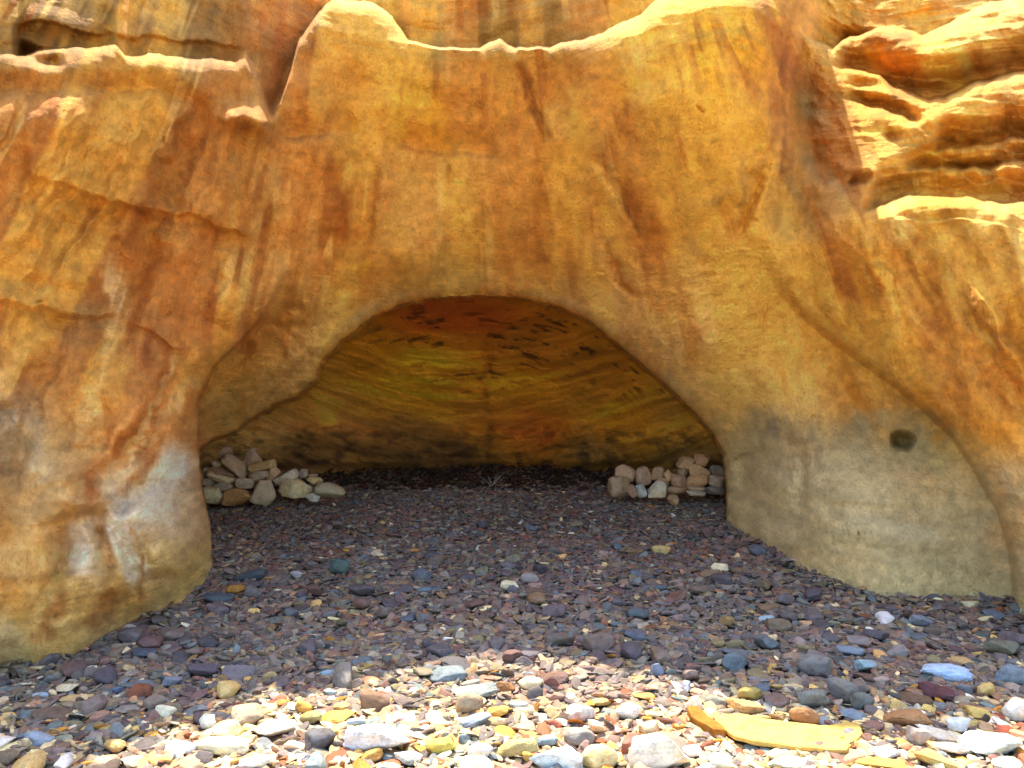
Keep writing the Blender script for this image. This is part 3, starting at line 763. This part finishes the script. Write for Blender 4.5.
# the two heaps of larger stones just inside the cave: centre, size (in the 5.12x survey crops), tilt, colour, shape, words
def heap(items, ox, oy, y0, grp, where):
    for i, (X_, Y_, w_, h_, a_, rgb, kd, words) in enumerate(items):
        cx, cy = ox+X_/5.12, oy+Y_/5.12
        dep = y0 + max(0, (498-cy))/50*0.30
        put_stone('stone', words, 'stone', grp, cx, cy, w_/5.12, h_/5.12, a_, tuple(min(250, 0.75*c_*k_+0.25*k2) for c_, k_, k2 in zip(rgb, (1.18,1.17,1.08), (172,154,126))), {'round':'block','flat':'wedge'}.get(kd, kd) if (i*7)%3 else kd, dep, seed=100+i+int(ox))
heap([
 (140,180,74,78,0,(150,128,108),'round','round grey brown stone at the top of the heap beside the buttress'),
 (182,220,66,36,35,(172,150,120),'wedge','small beige wedge leaning under the topmost round stone by the buttress'),
 (230,168,78,62,-10,(146,120,104),'round','rounded dusky brown stone on the upper end of the long tilted stone'),
 (292,232,150,54,40,(164,138,112),'slab','long tan stone sloping steeply down through the middle of the heap'),
 (368,190,90,82,-15,(158,130,110),'block','blocky pinkish tan stone standing on the crest of the cave heap'),
 (370,152,64,12,-12,(180,156,132),'slab','thin pale flake lying on the blocky stone at the heap crest'),
 (205,264,152,36,12,(154,122,98),'slab','brown slab resting on the long pale beige slab in the heap'),
 (205,296,168,44,16,(190,168,132),'slab','long pale beige slab below the brown slab in the heap'),
 (420,238,138,44,-14,(186,154,102),'slab','ochre tan slab jutting out under the blocky crest stone'),
 (335,324,96,54,5,(156,140,122),'round','grey oval stone set between the pale slab and the fractured block'),
 (405,285,104,50,-22,(150,130,110),'flat','grey brown flat stone tilted under the jutting ochre slab'),
 (472,280,80,56,-50,(176,142,108),'wedge','upright tan stone wedged behind the leaning grey white stone'),
 (545,296,128,50,-26,(180,172,156),'slab','long grey white stone leaning on the pale yellow boulder'),
 (630,275,52,46,0,(142,136,128),'round','small grey stone perched on the pale yellow boulder'),
 (590,348,162,92,3,(190,174,132),'block','pale yellow boulder at the foot of the heap with a leaning stone'),
 (688,310,82,40,6,(182,160,112),'flat','yellowish tan stone between the pale yellow boulder and the olive grey end stone'),
 (678,282,54,10,4,(176,150,128),'slab','thin pinkish flake lying on the yellowish tan stone'),
 (770,366,152,80,12,(160,152,128),'round','olive grey boulder at the outer end of the heap'),
 (682,392,68,46,8,(172,170,164),'round','small whitish stone in front of the olive grey boulder'),
 (160,386,150,86,4,(190,178,140),'block','pale yellow stone at the heap base touching the buttress'),
 (300,392,152,84,-4,(168,120,70),'block','rusty brown brick shaped stone at the heap base'),
 (436,370,124,122,6,(172,152,128),'wedge','tall fractured tan block at the heap base beside the rusty brown stone'),
 (225,346,92,52,6,(140,128,116),'round','dull grey stone just above the pale base stone and rusty stone'),
 (142,322,84,50,0,(126,114,104),'round','dark grey stone low in the heap against the buttress'),
 (112,280,44,90,20,(116,102,90),'wedge','dark upright stone in the shadowed gap beside the buttress')],
 180, 420, 7.45, 'stones heaped inside the cave by the buttress', '')
heap([
 (235,222,108,80,10,(158,126,102),'round','rounded brown stone on top at the open end of the small heap'),
 (196,290,112,104,8,(142,120,100),'round','large grey brown stone at the open end of the small heap'),
 (325,235,82,94,0,(150,122,104),'block','reddish grey upright stone behind the pale triangular stone'),
 (396,220,72,62,0,(140,112,90),'round','dark brown stone at the back of the small heap'),
 (450,235,54,52,-35,(176,136,96),'block','little tan cube like stone tilted on its corner'),
 (505,272,92,82,10,(152,116,92),'round','brown pitted stone in the middle of the small heap'),
 (396,306,98,88,0,(190,180,160),'wedge','pale grey triangular stone at the front of the small heap'),
 (313,312,58,66,-10,(176,182,184),'wedge','pale bluish stone tucked beside the pale triangular stone'),
 (540,170,84,62,10,(166,130,92),'round','tan stone high in the small heap against the cave wall'),
 (628,155,84,56,6,(176,134,96),'block','orange tan stone crowning the small heap'),
 (607,206,108,56,6,(170,128,90),'block','tan block directly under the crowning orange stone'),
 (597,258,106,60,-4,(180,134,94),'block','third block down in the column under the crowning stone'),
 (705,262,108,60,4,(156,134,116),'round','grey brown oval stone at the wall end of the small heap'),
 (500,308,108,40,6,(142,108,84),'slab','brown slab under the pitted middle stone'),
 (485,358,70,58,38,(154,122,92),'flat','brown leaf shaped stone slipped out in front of the small heap'),
 (590,324,98,36,0,(158,146,130),'flat','flat grey stone lowest in the column of blocks'),
 (702,205,74,56,0,(98,90,88),'round','dark grey stone in shadow above the oval wall end stone'),
 (268,312,52,62,-50,(136,106,84),'wedge','narrow brown stone behind the pale bluish stone'),
 (524,216,52,42,0,(128,108,92),'round','small dusky stone between the high tan stone and the tan block'),
 (425,266,64,40,30,(158,124,92),'wedge','small tan wedge above the pale triangular stone'),
 (596,298,92,18,0,(168,140,112),'slab','thin tan sheet of stone between the blocks and the flat grey stone'),
 (692,310,104,40,4,(110,104,104),'flat','dark grey flat stone below the oval wall end stone')],
 580, 430, 7.55, 'stones heaped inside the cave by the grey flank', '')

# single stones on the beach
ST = [
 (376,738,64,36,-6,(238,236,230),'round','big smooth white boulder in the sunlit shingle'),
 (656,750,60,42,-8,(236,228,196),'round','large cream rounded boulder beside a red brown stone'),
 (556,758,52,30,0,(204,222,226),'block','pale blue white cracked slab in the sun beside the yellow pyramid stone'),
 (945,672,48,22,3,(172,196,226),'round','light blue white smooth oval cobble in the shade above the maroon stone'),
 (936,691,38,18,28,(104,62,66),'flat','dark maroon flat stone under the light blue oval cobble'),
 (790,733,140,34,6,(236,184,42),'slab','long bright yellow sandstone slab lying in the sun'),
 (703,716,30,16,36,(232,150,30),'slab','orange sandstone piece sloping beside the long yellow slab'),
 (182,746,34,17,2,(232,236,240),'block','white squared stone beside the long cream stone'),
 (224,747,50,23,3,(218,206,160),'slab','long cream stone beside the white squared stone'),
 (258,761,36,18,0,(226,232,232),'wedge','whitish angular stone in front of the long cream stone'),
 (476,721,32,16,-12,(128,140,152),'round','slate blue oval cobble in the sun below the shadow edge'),
 (449,674,36,20,-3,(120,134,134),'flat','flat grey green oval stone just inside the shade'),
 (475,692,44,16,-6,(150,156,142),'slab','pale grey green slab crossing the shadow edge'),
 (338,717,32,13,-3,(224,162,62),'flat','orange flat stone near two stacked ochre and olive stones'),
 (303,708,18,14,10,(222,160,58),'round','rounded orange stone leaning on the olive stone'),
 (311,718,24,16,-8,(176,160,92),'round','olive ochre stone under the rounded orange stone'),
 (441,746,30,20,-8,(222,196,72),'round','bright yellow striped cobble near the big white boulder'),
 (515,747,46,22,-10,(196,170,98),'slab','ochre olive flat stone beside a teal grey cobble'),
 (547,741,22,13,-4,(124,148,152),'round','teal grey cobble beside the ochre olive flat stone'),
 (632,745,34,24,-28,(164,98,78),'wedge','red brown angular stone behind the large cream boulder'),
 (600,758,36,28,0,(226,206,136),'wedge','pale yellow pyramid stone between the blue white slab and cream boulder'),
 (580,713,30,18,6,(206,200,188),'block','grey white broken block in the sunlit shingle behind the red pebble'),
 (627,711,24,20,0,(222,216,200),'wedge','off white rough stone just below the shadow edge'),
 (555,724,14,11,0,(190,98,66),'round','small round red pebble in front of the grey white broken block'),
 (815,665,36,26,6,(128,122,114),'round','big grey brown rounded boulder in the shaded shingle'),
 (779,625,26,16,2,(132,108,80),'round','brown rounded stone touching a pale blue pebble'),
 (767,619,16,9,-6,(164,190,204),'flat','pale blue pebble touching the brown rounded stone'),
 (866,665,22,15,4,(146,178,182),'round','pale teal smooth pebble alone in the shade'),
 (842,691,30,26,20,(122,122,118),'wedge','grey sharp wedge stone beside the grey pyramid stone'),
 (812,698,30,24,0,(128,128,116),'wedge','grey pyramid stone at the back of the long yellow slab'),
 (804,715,28,19,6,(176,118,64),'round','brown orange rounded stone resting at the back edge of the yellow slab'),
 (748,707,42,15,12,(214,160,88),'slab','orange and cream stone lying across the yellow slab end'),
 (750,694,24,18,8,(176,152,72),'round','olive yellow stone half in shade behind the yellow slab'),
 (906,718,44,22,-4,(178,122,70),'round','orange brown long cobble straddling the shadow edge'),
 (916,700,32,16,24,(118,88,62),'flat','dull brown stone between the maroon stone and orange brown cobble'),
 (987,690,18,17,0,(224,182,96),'block','yellow cube shaped stone catching the first sun'),
 (978,713,25,15,10,(222,180,84),'flat','golden flat stone in front of the yellow cube shaped stone'),
 (991,743,58,28,4,(206,214,188),'round','big pale green white boulder in the sun'),
 (1016,710,24,27,0,(226,226,214),'wedge','rough white stone with a chalky ribbed face'),
 (1012,675,34,24,6,(118,136,146),'round','blue grey boulder in the shade beside the pale oval cobble'),
 (1003,648,34,20,2,(128,122,98),'round','olive grey boulder in the shade near the cliff foot'),
 (921,621,22,14,12,(132,134,144),'wedge','lilac grey angular stone close to the flank of the cliff'),
 (935,760,44,20,14,(216,176,88),'slab','cracked ochre yellow slab in the sun below the orange brown cobble'),
 (880,763,50,15,2,(214,164,62),'slab','golden ochre slab in the sun beside the cracked slab'),
 (940,735,46,12,14,(222,214,196),'slab','white flat slab in front of the orange brown cobble'),
 (40,738,30,18,0,(142,156,170),'wedge','pale blue grey stone in the shade of the buttress'),
 (250,576,30,13,-8,(78,98,106),'flat','dark teal slate lying flat in the shaded shingle'),
 (339,567,21,19,0,(86,116,108),'wedge','green angular slate among the grey shingle'),
 (297,575,15,10,22,(184,180,182),'block','small white block near the green angular slate'),
 (218,598,30,12,2,(84,100,110),'flat','blue slate lying near the foot of the buttress'),
 (790,762,48,18,-6,(178,178,150),'wedge','grey green boulder in the sun in front of the yellow slab'),
 (726,755,34,22,6,(226,218,206),'block','white rough stone in front of the orange sandstone piece'),
 (52,713,40,14,4,(122,96,76),'flat','brown flat stone in the shade near the buttress'),
 (6,757,26,20,6,(136,110,82),'round','brown boulder in the shaded corner of the shingle'),
 (172,681,20,13,0,(122,126,138),'flat','round grey disc near the foot of the buttress'),
 (145,653,24,12,4,(80,86,100),'flat','dark blue grey disc near the buttress foot'),
 (137,685,34,10,-2,(112,118,124),'slab','long grey flat stone near the round grey disc'),
 (118,690,11,8,0,(90,110,146),'round','small bright blue pebble near the long grey flat stone'),
 (40,695,14,8,0,(168,190,208),'round','small pale blue white pebble below the buttress'),
 (638,613,24,13,2,(92,104,104),'flat','dark green grey disc in the middle of the shaded shingle'),
 (165,712,22,15,0,(230,220,178),'block','cream block at the sun edge near the buttress'),
 (207,722,20,17,0,(226,230,206),'wedge','whitish green stone at the sun edge'),
 (247,697,10,8,20,(168,140,120),'wedge','small pinkish chip near the sun edge'),
 (277,728,44,20,-8,(232,218,186),'wedge','broad cream stone sloping in the sunlit shingle'),
 (322,732,18,12,10,(176,182,140),'block','pale green square stone behind the big white boulder'),
 (355,722,22,9,-10,(152,176,182),'slab','light blue slice of stone behind the big white boulder'),
 (330,673,24,7,0,(150,176,190),'slab','blue flat pebble right on the shadow edge'),
 (330,692,14,8,-4,(150,178,190),'round','small light blue round pebble in the sun'),
 (408,718,18,14,0,(234,232,230),'wedge','white angular chip beside an orange red pebble'),
 (465,738,12,12,-30,(132,156,158),'flat','blue green chip below the slate blue oval cobble'),
 (480,751,26,20,-16,(222,228,222),'wedge','pale whitish triangular stone beside the ochre olive stone'),
 (498,712,22,14,-4,(224,164,64),'round','orange rounded pebble beside the slate blue oval cobble'),
 (518,705,20,11,2,(178,192,180),'round','pale green grey pebble in the sunlit shingle'),
 (557,698,16,13,0,(176,130,110),'block','pinkish brown block near the shadow edge'),
 (528,757,14,12,20,(212,164,66),'round','golden pebble against the blue white slab'),
 (372,755,22,14,-12,(218,152,60),'flat','orange stone propped on the front of the big white boulder'),
 (408,758,28,16,4,(198,192,170),'wedge','banded grey cream stone beside the orange propped stone'),
 (657,670,13,15,0,(122,140,162),'wedge','upright blue grey chip just inside the shade'),
 (686,686,14,11,-40,(168,170,196),'flat','lilac pebble set on edge at the shadow line'),
 (505,687,20,14,0,(166,110,58),'round','rusty brown rounded stone half in the sun'),
 (644,696,22,10,4,(220,156,70),'flat','orange tan flat pebble below the shadow edge'),
 (600,702,22,10,0,(202,170,96),'flat','ochre oval pebble behind the grey white broken block'),
 (655,714,20,9,0,(216,192,120),'flat','pale yellow pebble between the off white stone and the orange piece'),
 (862,701,24,20,0,(110,112,104),'block','dark grey block in the shade behind the orange brown cobble'),
 (885,752,30,14,0,(226,226,212),'flat','white flat pebble behind the golden ochre slab'),
 (956,748,34,14,8,(222,204,168),'flat','cream flat stone touching the pale green white boulder'),
 (965,690,22,14,20,(112,112,122),'wedge','grey wedge just behind the golden flat stone'),
 (1006,764,30,16,0,(196,186,160),'flat','buff flat stone in front of the pale green white boulder'),
 (918,737,24,20,30,(186,166,148),'slab','dusky pink squared slab below the orange brown cobble'),
 (960,725,26,18,0,(218,216,212),'wedge','white crumbly stone between the golden flat stone and white slab'),
 (850,651,26,14,4,(126,138,148),'flat','blue grey flat stone behind the pale teal pebble'),
 (737,652,30,8,6,(112,114,122),'slab','long slate grey sliver in the shaded shingle'),
 (806,648,16,10,0,(152,128,84),'block','tan chip near the big grey brown boulder'),
 (718,644,14,10,0,(156,130,80),'round','tan pebble near the long slate grey sliver'),
 (727,621,15,11,0,(160,122,66),'round','rusty tan pebble in the shade near the long sliver'),
 (362,590,26,14,0,(104,92,92),'flat','mauve grey flat stone below the green angular slate'),
 (560,640,30,14,8,(110,100,88),'slab','brown grey slab in the shade above the sun edge'),
 (700,590,22,12,4,(128,104,84),'flat','brown flat stone in the shade near the grey flank'),
]
anchors = []
used_labels = set()
for i, (cx, cy, w_, h_, a_, rgb, kd, words) in enumerate(ST):
    if 'bright yellow sandstone' in words:
        o = put_outline('stone', words, [(712,710),(738,712),(768,718),(792,721),(822,725),(858,723),(861,735),(845,754),(815,751),(783,747),(752,743),(735,737),(718,724)], 0.028, (214,176,92), 5)
    elif 'orange sandstone piece' in words:
        o = put_outline('stone', words, [(687,704),(697,702),(708,712),(722,722),(726,728),(714,727),(700,718),(690,711)], 0.045, (206,146,62), 9)
    else: o = put_stone('stone', words, 'stone', None, cx, cy, w_, h_, a_, rgb, kd, None, seed=300+i)
    used_labels.add(words); anchors.append((o.location.x, o.location.y, words))

# ------------------------------------------------------------------ further single stones strewn over the shingle
SHADED_PAL = [((116,106,104),4,'grey'),((98,90,92),4,'dark grey'),((126,110,98),4,'brown grey'),((104,110,116),2,'blue grey'),((120,92,84),2,'dull red'),((128,116,92),1.2,'olive'),((144,134,124),1.6,'pale grey'),((140,112,84),0.6,'tan')]
SUNLIT_PAL = [((226,206,162),5,'cream'),((204,172,112),3,'ochre'),((186,160,128),4,'buff'),((186,140,112),1.6,'pinkish'),((142,136,124),2,'grey'),((232,226,212),2.2,'white'),((190,134,60),1.2,'orange'),((122,132,140),1,'blue grey'),((136,86,64),1.4,'red brown')]
def pick(pal, r_):
    w_ = np.array([p[1] for p in pal], float); return pal[r_.choice(len(pal), p=w_/w_.sum())]
cliff_pts = V.reshape(NY, NX, 3)
def ground_free(x, y):
    """true where the ground at x, y is in front of the rock"""
    z_ = zg(x, y); qx = 512+F*x/y; qy = 384+F*(H-z_)/y
    ix = np.clip(np.searchsorted(gx, qx), 0, NX-1); iy = np.clip(np.searchsorted(gy, qy), 0, NY-1)
    d_ = D.reshape(NY, NX)[iy, ix]
    return (y < d_+0.05) | (qy > 719)

r2 = np.random.default_rng(23)
KINDW = {'round':'rounded','flat':'flat','block':'blocky','wedge':'angular','slab':'slab like'}
protos = {}
for kd, (cuts, power, rough) in {'round':(4,0.80,0.12),'flat':(6,0.74,0.12),'block':(7,0.62,0.10),'wedge':(8,0.80,0.12)}.items():
    protos[kd] = [mesh_from('stone', stone_shape(3, cuts, power, rough, 700+i*7+len(kd)), ICO[3][1], M_stone, True) for i in range(5)]
proto_obj = {}
made = 0; tries = 0
SIZEW = ['small','modest','broad']
while made < 195 and tries < 9000:
    tries += 1
    Y = 2.95+4.0*r2.random()**1.7; qx = r2.uniform(-10, 1034); x = (qx-512)/F*Y
    if not ground_free(np.array([x]), np.array([Y]))[0]: continue
    a_ = r2.uniform(0.045, 0.085)*(1 if Y < 4.4 else 0.9)
    if any((x-fx)**2/(fa+a_)**2+(Y-fy)**2/(fb+a_)**2 < 1.0 for fx, fy, fa, fb, _ in footprints): continue
    light = 1/(1+math.exp((Y-3.58)*9))  # pale palette painted in on the sunlit side of the shadow edge
    rgb, _, cw = pick(SUNLIT_PAL, r2) if r2.random() < 0.06+0.85*light else pick(SHADED_PAL, r2)
    kd = r2.choice(['round','flat','flat','block','wedge'])
    c_ = a_*{'round':0.55,'flat':0.26,'block':0.5,'wedge':0.5}[kd]*r2.uniform(0.8,1.2); b_ = a_*r2.uniform(0.6,0.9)
    # words that single it out: colour, shape and the two described stones it lies nearest
    ds = sorted((math.hypot(x-ax_, (Y-ay_)), i) for i, (ax_, ay_, _) in enumerate(anchors))
    lab = None
    short = lambda s_: ' '.join(s_.split()[:4]) if s_.split()[3] in ('boulder','cobble','slab','stone','disc','pebble','block','slate','chip','piece','sliver','slice','wedge') else ' '.join(s_.split()[:3])
    for d_, ai in ds[:4]:
        ax_, ay_, aw = anchors[ai]
        dirw = ('behind' if Y > ay_+0.6*abs(x-ax_) else 'in front of' if Y < ay_-0.6*abs(x-ax_) else 'beside')
        nm = aw.split(' in the ')[0].split(' beside ')[0].split(' near ')[0].split(' under ')[0].split(' lying ')[0].split(' at the ')[0].split(' behind ')[0].split(' between ')[0].split(' just ')[0].split(' touching ')[0].split(' close ')[0].split(' in front ')[0].split(' below ')[0].split(' with ')[0].split(' among ')[0].split(' right ')[0].split(' half ')[0].split(' set ')[0].split(' crossing ')[0].split(' straddling ')[0].split(' resting ')[0].split(' sloping ')[0].split(' leaning ')[0].split(' catching ')[0].split(' against ')[0].split(' propped ')[0].split(' above ')[0].split(' alone')[0]
        for szw in (SIZEW[0 if a_ < 0.058 else 1 if a_ < 0.072 else 2], None):
            cand = f"{szw+' ' if szw else ''}{cw} {KINDW[kd]} stone {dirw} the {nm}"
            if cand not in used_labels and len(cand.split()) <= 16: lab = cand; break
        if lab: break
    if not lab: continue
    used_labels.add(lab)
    lst = protos[kd]; me = lst[r2.integers(len(lst))]
    if me.name not in proto_obj:
        o = bpy.data.objects.new('stone', me); proto_obj[me.name] = o
    else: o = proto_obj[me.name].copy()
    C.objects.link(o)
    o['label'] = lab; o['category'] = 'stone'; o['group'] = 'larger stones strewn over the shingle'
    o.scale = (a_, b_, c_); o.rotation_euler = (r2.normal(0,0.16), r2.normal(0,0.16), r2.uniform(0,6.28))
    o.location = (x, Y, float(zg(x, Y))+c_*0.62+0.006)
    j = r2.normal(1, 0.08); tint = r2.normal(1, 0.03, 3)
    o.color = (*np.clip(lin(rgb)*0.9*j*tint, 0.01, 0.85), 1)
    footprints.append((x, Y, a_*0.95, b_*0.95, 0)); made += 1

# ------------------------------------------------------------------ fine shingle: one mass nobody could count
def shingle(name, n, ylo, yhi, sub, smin, smax, xmargin, seed, dark=1.0, sticks=0.0, pal_shift=0.0, skip_fp=True, lift=0.012, mat=M_grav):
    r_ = np.random.default_rng(seed)
    Y = ylo+(yhi-ylo)*r_.random(n)
    half = (512/F)*Y+xmargin
    keep = r_.random(n) < half/half.max()
    Y = Y[keep]; half = half[keep]; x = (r_.random(len(Y))*2-1)*half
    ok = ground_free(x, Y) | (np.abs(x) > (512/F)*Y+0.6)
    x, Y = x[ok], Y[ok]
    size = smin+(smax-smin)*r_.random(len(Y))**1.8
    if skip_fp:
        bad = np.zeros(len(x), bool)
        for fx, fy, fa, fb, _ in footprints:
            bad |= ((x-fx)/(fa*0.92))**2+((Y-fy)/(fb*0.92+0.01))**2 < 1
        x, Y, size = x[~bad], Y[~bad], size[~bad]
    n = len(x)
    tv, tf = [], ICO[sub][1]
    for i in range(28):
        kd = [(4,0.85,0.12),(7,0.74,0.14),(8,0.7,0.14),(6,0.8,0.16)][i % 4]
        tv.append(stone_shape(sub, *kd, 900+i))
    tv = np.array(tv)
    pick_ = r_.integers(28, size=n)
    P = tv[pick_]
    asp = r_.uniform(0.3, 0.85, n); th = np.where(r_.random(n) < 0.75, r_.uniform(0.10, 0.28, n), r_.uniform(0.25, 0.5, n))
    st = r_.random(n) < sticks
    asp = np.where(st, r_.uniform(0.12,0.3,n), asp); th = np.where(st, 0.12, th)
    th = np.where(size > smin+0.6*(smax-smin), th*0.7, th)
    P = P*np.stack([size, size*asp, size*th], 1)[:,None,:]
    a1 = r_.uniform(0, 6.283, n); tx = r_.normal(0.08, 0.24, n); ty = r_.normal(0, 0.24, n)
    steep = r_.random(n) < 0.16; tx = np.where(steep, r_.normal(0,0.7,n), tx)
    ca, sa = np.cos(a1), np.sin(a1)
    P = np.stack([P[...,0]*ca[:,None]-P[...,1]*sa[:,None], P[...,0]*sa[:,None]+P[...,1]*ca[:,None], P[...,2]], -1)
    cb, sb = np.cos(tx), np.sin(tx)
    P = np.stack([P[...,0], P[...,1]*cb[:,None]-P[...,2]*sb[:,None], P[...,1]*sb[:,None]+P[...,2]*cb[:,None]], -1)
    cb, sb = np.cos(ty), np.sin(ty)
    P = np.stack([P[...,0]*cb[:,None]+P[...,2]*sb[:,None], P[...,1], -P[...,0]*sb[:,None]+P[...,2]*cb[:,None]], -1)
    z = zg(x, Y)+r_.random(n)*lift-0.004+0.25*size*th
    qx = 512+F*x/Y; qy = 384+F*(H-z)/Y
    gap = D.reshape(NY, NX)[np.clip(np.searchsorted(gy, qy), 0, NY-1), np.clip(np.searchsorted(gx, qx), 0, NX-1)]-Y
    z = z+np.where(qy < 700, smooth((0.22-gap)/0.22), 0)*r_.random(n)*0.045*(0.4+0.6*(fbm(x*3, Y*3, oct=2, seed=seed+8) > 0))
    P = P+np.stack([x, Y, z], 1)[:,None,:]
    # colours drift in patches; paler in the sunlit strip, darker in shade, painted in
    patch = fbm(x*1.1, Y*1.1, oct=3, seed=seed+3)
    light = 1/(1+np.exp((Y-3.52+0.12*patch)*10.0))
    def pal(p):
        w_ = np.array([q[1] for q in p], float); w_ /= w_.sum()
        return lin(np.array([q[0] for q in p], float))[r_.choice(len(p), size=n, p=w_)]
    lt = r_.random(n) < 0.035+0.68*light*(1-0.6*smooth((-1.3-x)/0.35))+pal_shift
    cc = np.where(lt[:,None], pal(SUNLIT_PAL), pal(SHADED_PAL)*1.12)
    red = np.clip(fbm(x*2.2, Y*2.2, oct=3, seed=seed+9)*2, 0, 0.7)*(r_.random(n) < 0.5)
    cc = cc*(1-red[:,None])+cc*red[:,None]*np.array([1.15,0.85,0.85])
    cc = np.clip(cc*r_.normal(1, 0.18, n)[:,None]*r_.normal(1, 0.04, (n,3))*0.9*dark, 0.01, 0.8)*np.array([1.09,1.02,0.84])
    m_ = P.shape[1]
    faces = (tf[None]+(np.arange(n)*m_)[:,None,None]).reshape(-1,3)
    return P.reshape(-1,3), faces, np.repeat(cc, m_, 0)

def merge(parts):
    vs, fs, cs, off = [], [], [], 0
    for v, f, c_ in parts: vs.append(v); fs.append(f+off); cs.append(c_); off += len(v)
    return np.concatenate(vs), np.concatenate(fs), np.concatenate(cs)
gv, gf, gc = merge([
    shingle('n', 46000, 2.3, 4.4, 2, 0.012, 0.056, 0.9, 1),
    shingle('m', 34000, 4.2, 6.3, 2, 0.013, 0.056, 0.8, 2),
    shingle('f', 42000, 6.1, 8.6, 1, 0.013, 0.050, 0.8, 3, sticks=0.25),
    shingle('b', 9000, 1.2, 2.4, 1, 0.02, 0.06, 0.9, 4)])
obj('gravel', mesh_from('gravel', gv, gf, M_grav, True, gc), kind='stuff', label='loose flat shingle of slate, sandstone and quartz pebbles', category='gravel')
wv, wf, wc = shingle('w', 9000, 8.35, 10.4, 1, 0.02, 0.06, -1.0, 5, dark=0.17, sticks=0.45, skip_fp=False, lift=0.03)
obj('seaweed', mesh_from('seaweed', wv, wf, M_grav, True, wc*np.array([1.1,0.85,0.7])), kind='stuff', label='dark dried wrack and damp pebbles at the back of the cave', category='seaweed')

# a small tuft of bleached twigs at the back of the cave
def tube(pts, r0, r1, seg=5):
    vs, fs = [], []
    for i, p in enumerate(pts):
        rr = r0+(r1-r0)*i/(len(pts)-1)
        for k_ in range(seg):
            a_ = 6.283*k_/seg; vs.append((p[0]+rr*math.cos(a_), p[1]+rr*math.sin(a_), p[2]))
    for i in range(len(pts)-1):
        for k_ in range(seg): fs.append((i*seg+k_, i*seg+(k_+1)%seg, (i+1)*seg+(k_+1)%seg, (i+1)*seg+k_))
    return np.array(vs), np.array(fs)
m_tw, nt, b_ = nmat('bleached_twig'); b_.inputs['Base Color'].default_value = (0.30,0.23,0.15,1); b_.inputs['Roughness'].default_value = 0.8
nn = N(nt, 'ShaderNodeTexNoise', Scale=60.0); nt.links.new(ramp(nt, nn.outputs['Fac'], [(0.3,(0.2,0.14,0.09)),(0.7,(0.42,0.34,0.24))]), b_.inputs['Base Color'])
vs, fs, off = [], [], 0
base_y = 8.5; bx_ = (492-512)/F*base_y; bz_ = float(zg(bx_, base_y))
for i in range(11):
    a_ = random.uniform(0, 6.28); L_ = random.uniform(0.10, 0.24); sp = random.uniform(0.3, 1.1)
    pts = [(bx_+sp*L_*t_*math.cos(a_), base_y+sp*L_*t_*math.sin(a_)*0.6, bz_+L_*(t_-0.25*t_*t_)) for t_ in (0,0.3,0.6,1.0)]
    v_, f_ = tube(pts, 0.006, 0.002); vs.append(v_); fs.append(f_+off); off += len(v_)
obj('dry_twig', mesh_from('dry_twig', np.concatenate(vs), np.concatenate(fs), m_tw, True), label='small bleached tuft of dry twigs at the back of the cave floor', category='twigs')

# ------------------------------------------------------------------ light, sky, camera
wld = bpy.data.worlds.new('World'); scene.world = wld; wld.use_nodes = True
nt = wld.node_tree; bg = nt.nodes['Background']
sky = nt.nodes.new('ShaderNodeTexSky'); sky.sky_type = 'NISHITA'; sky.sun_disc = False
sky.sun_elevation = SUN_E; sky.sun_rotation = SUN_AZ; sky.air_density = 1.0; sky.dust_density = 2.0; sky.ozone_density = 1.0
nt.links.new(sky.outputs['Color'], bg.inputs['Color']); bg.inputs['Strength'].default_value = 0.125
sl = bpy.data.lights.new('sun', 'SUN'); sl.energy = 2.45; sl.angle = R(0.53); sl.color = (1.0,0.925,0.78)
so = bpy.data.objects.new('sun', sl); C.objects.link(so); so.rotation_euler = (-SUN_DIR).to_track_quat('-Z', 'Y').to_euler(); so.location = (0,0,12)

cam = bpy.data.cameras.new('camera'); cam.sensor_width = 36; cam.lens = 36*F/1024; cam.clip_start = 0.05; cam.clip_end = 5000
co = bpy.data.objects.new('camera', cam); C.objects.link(co); co.location = (0,0,H); co.rotation_euler = (R(90),0,0)
scene.camera = co
vs_ = scene.view_settings
vs_.view_transform = 'Standard'; vs_.look = 'None'; vs_.exposure = 2.45; vs_.gamma = 1.0; vs_.use_curve_mapping = False
scene.render.engine = 'CYCLES'
scene.cycles.max_bounces = 8; scene.cycles.diffuse_bounces = 6
scene.cycles.use_denoising = True
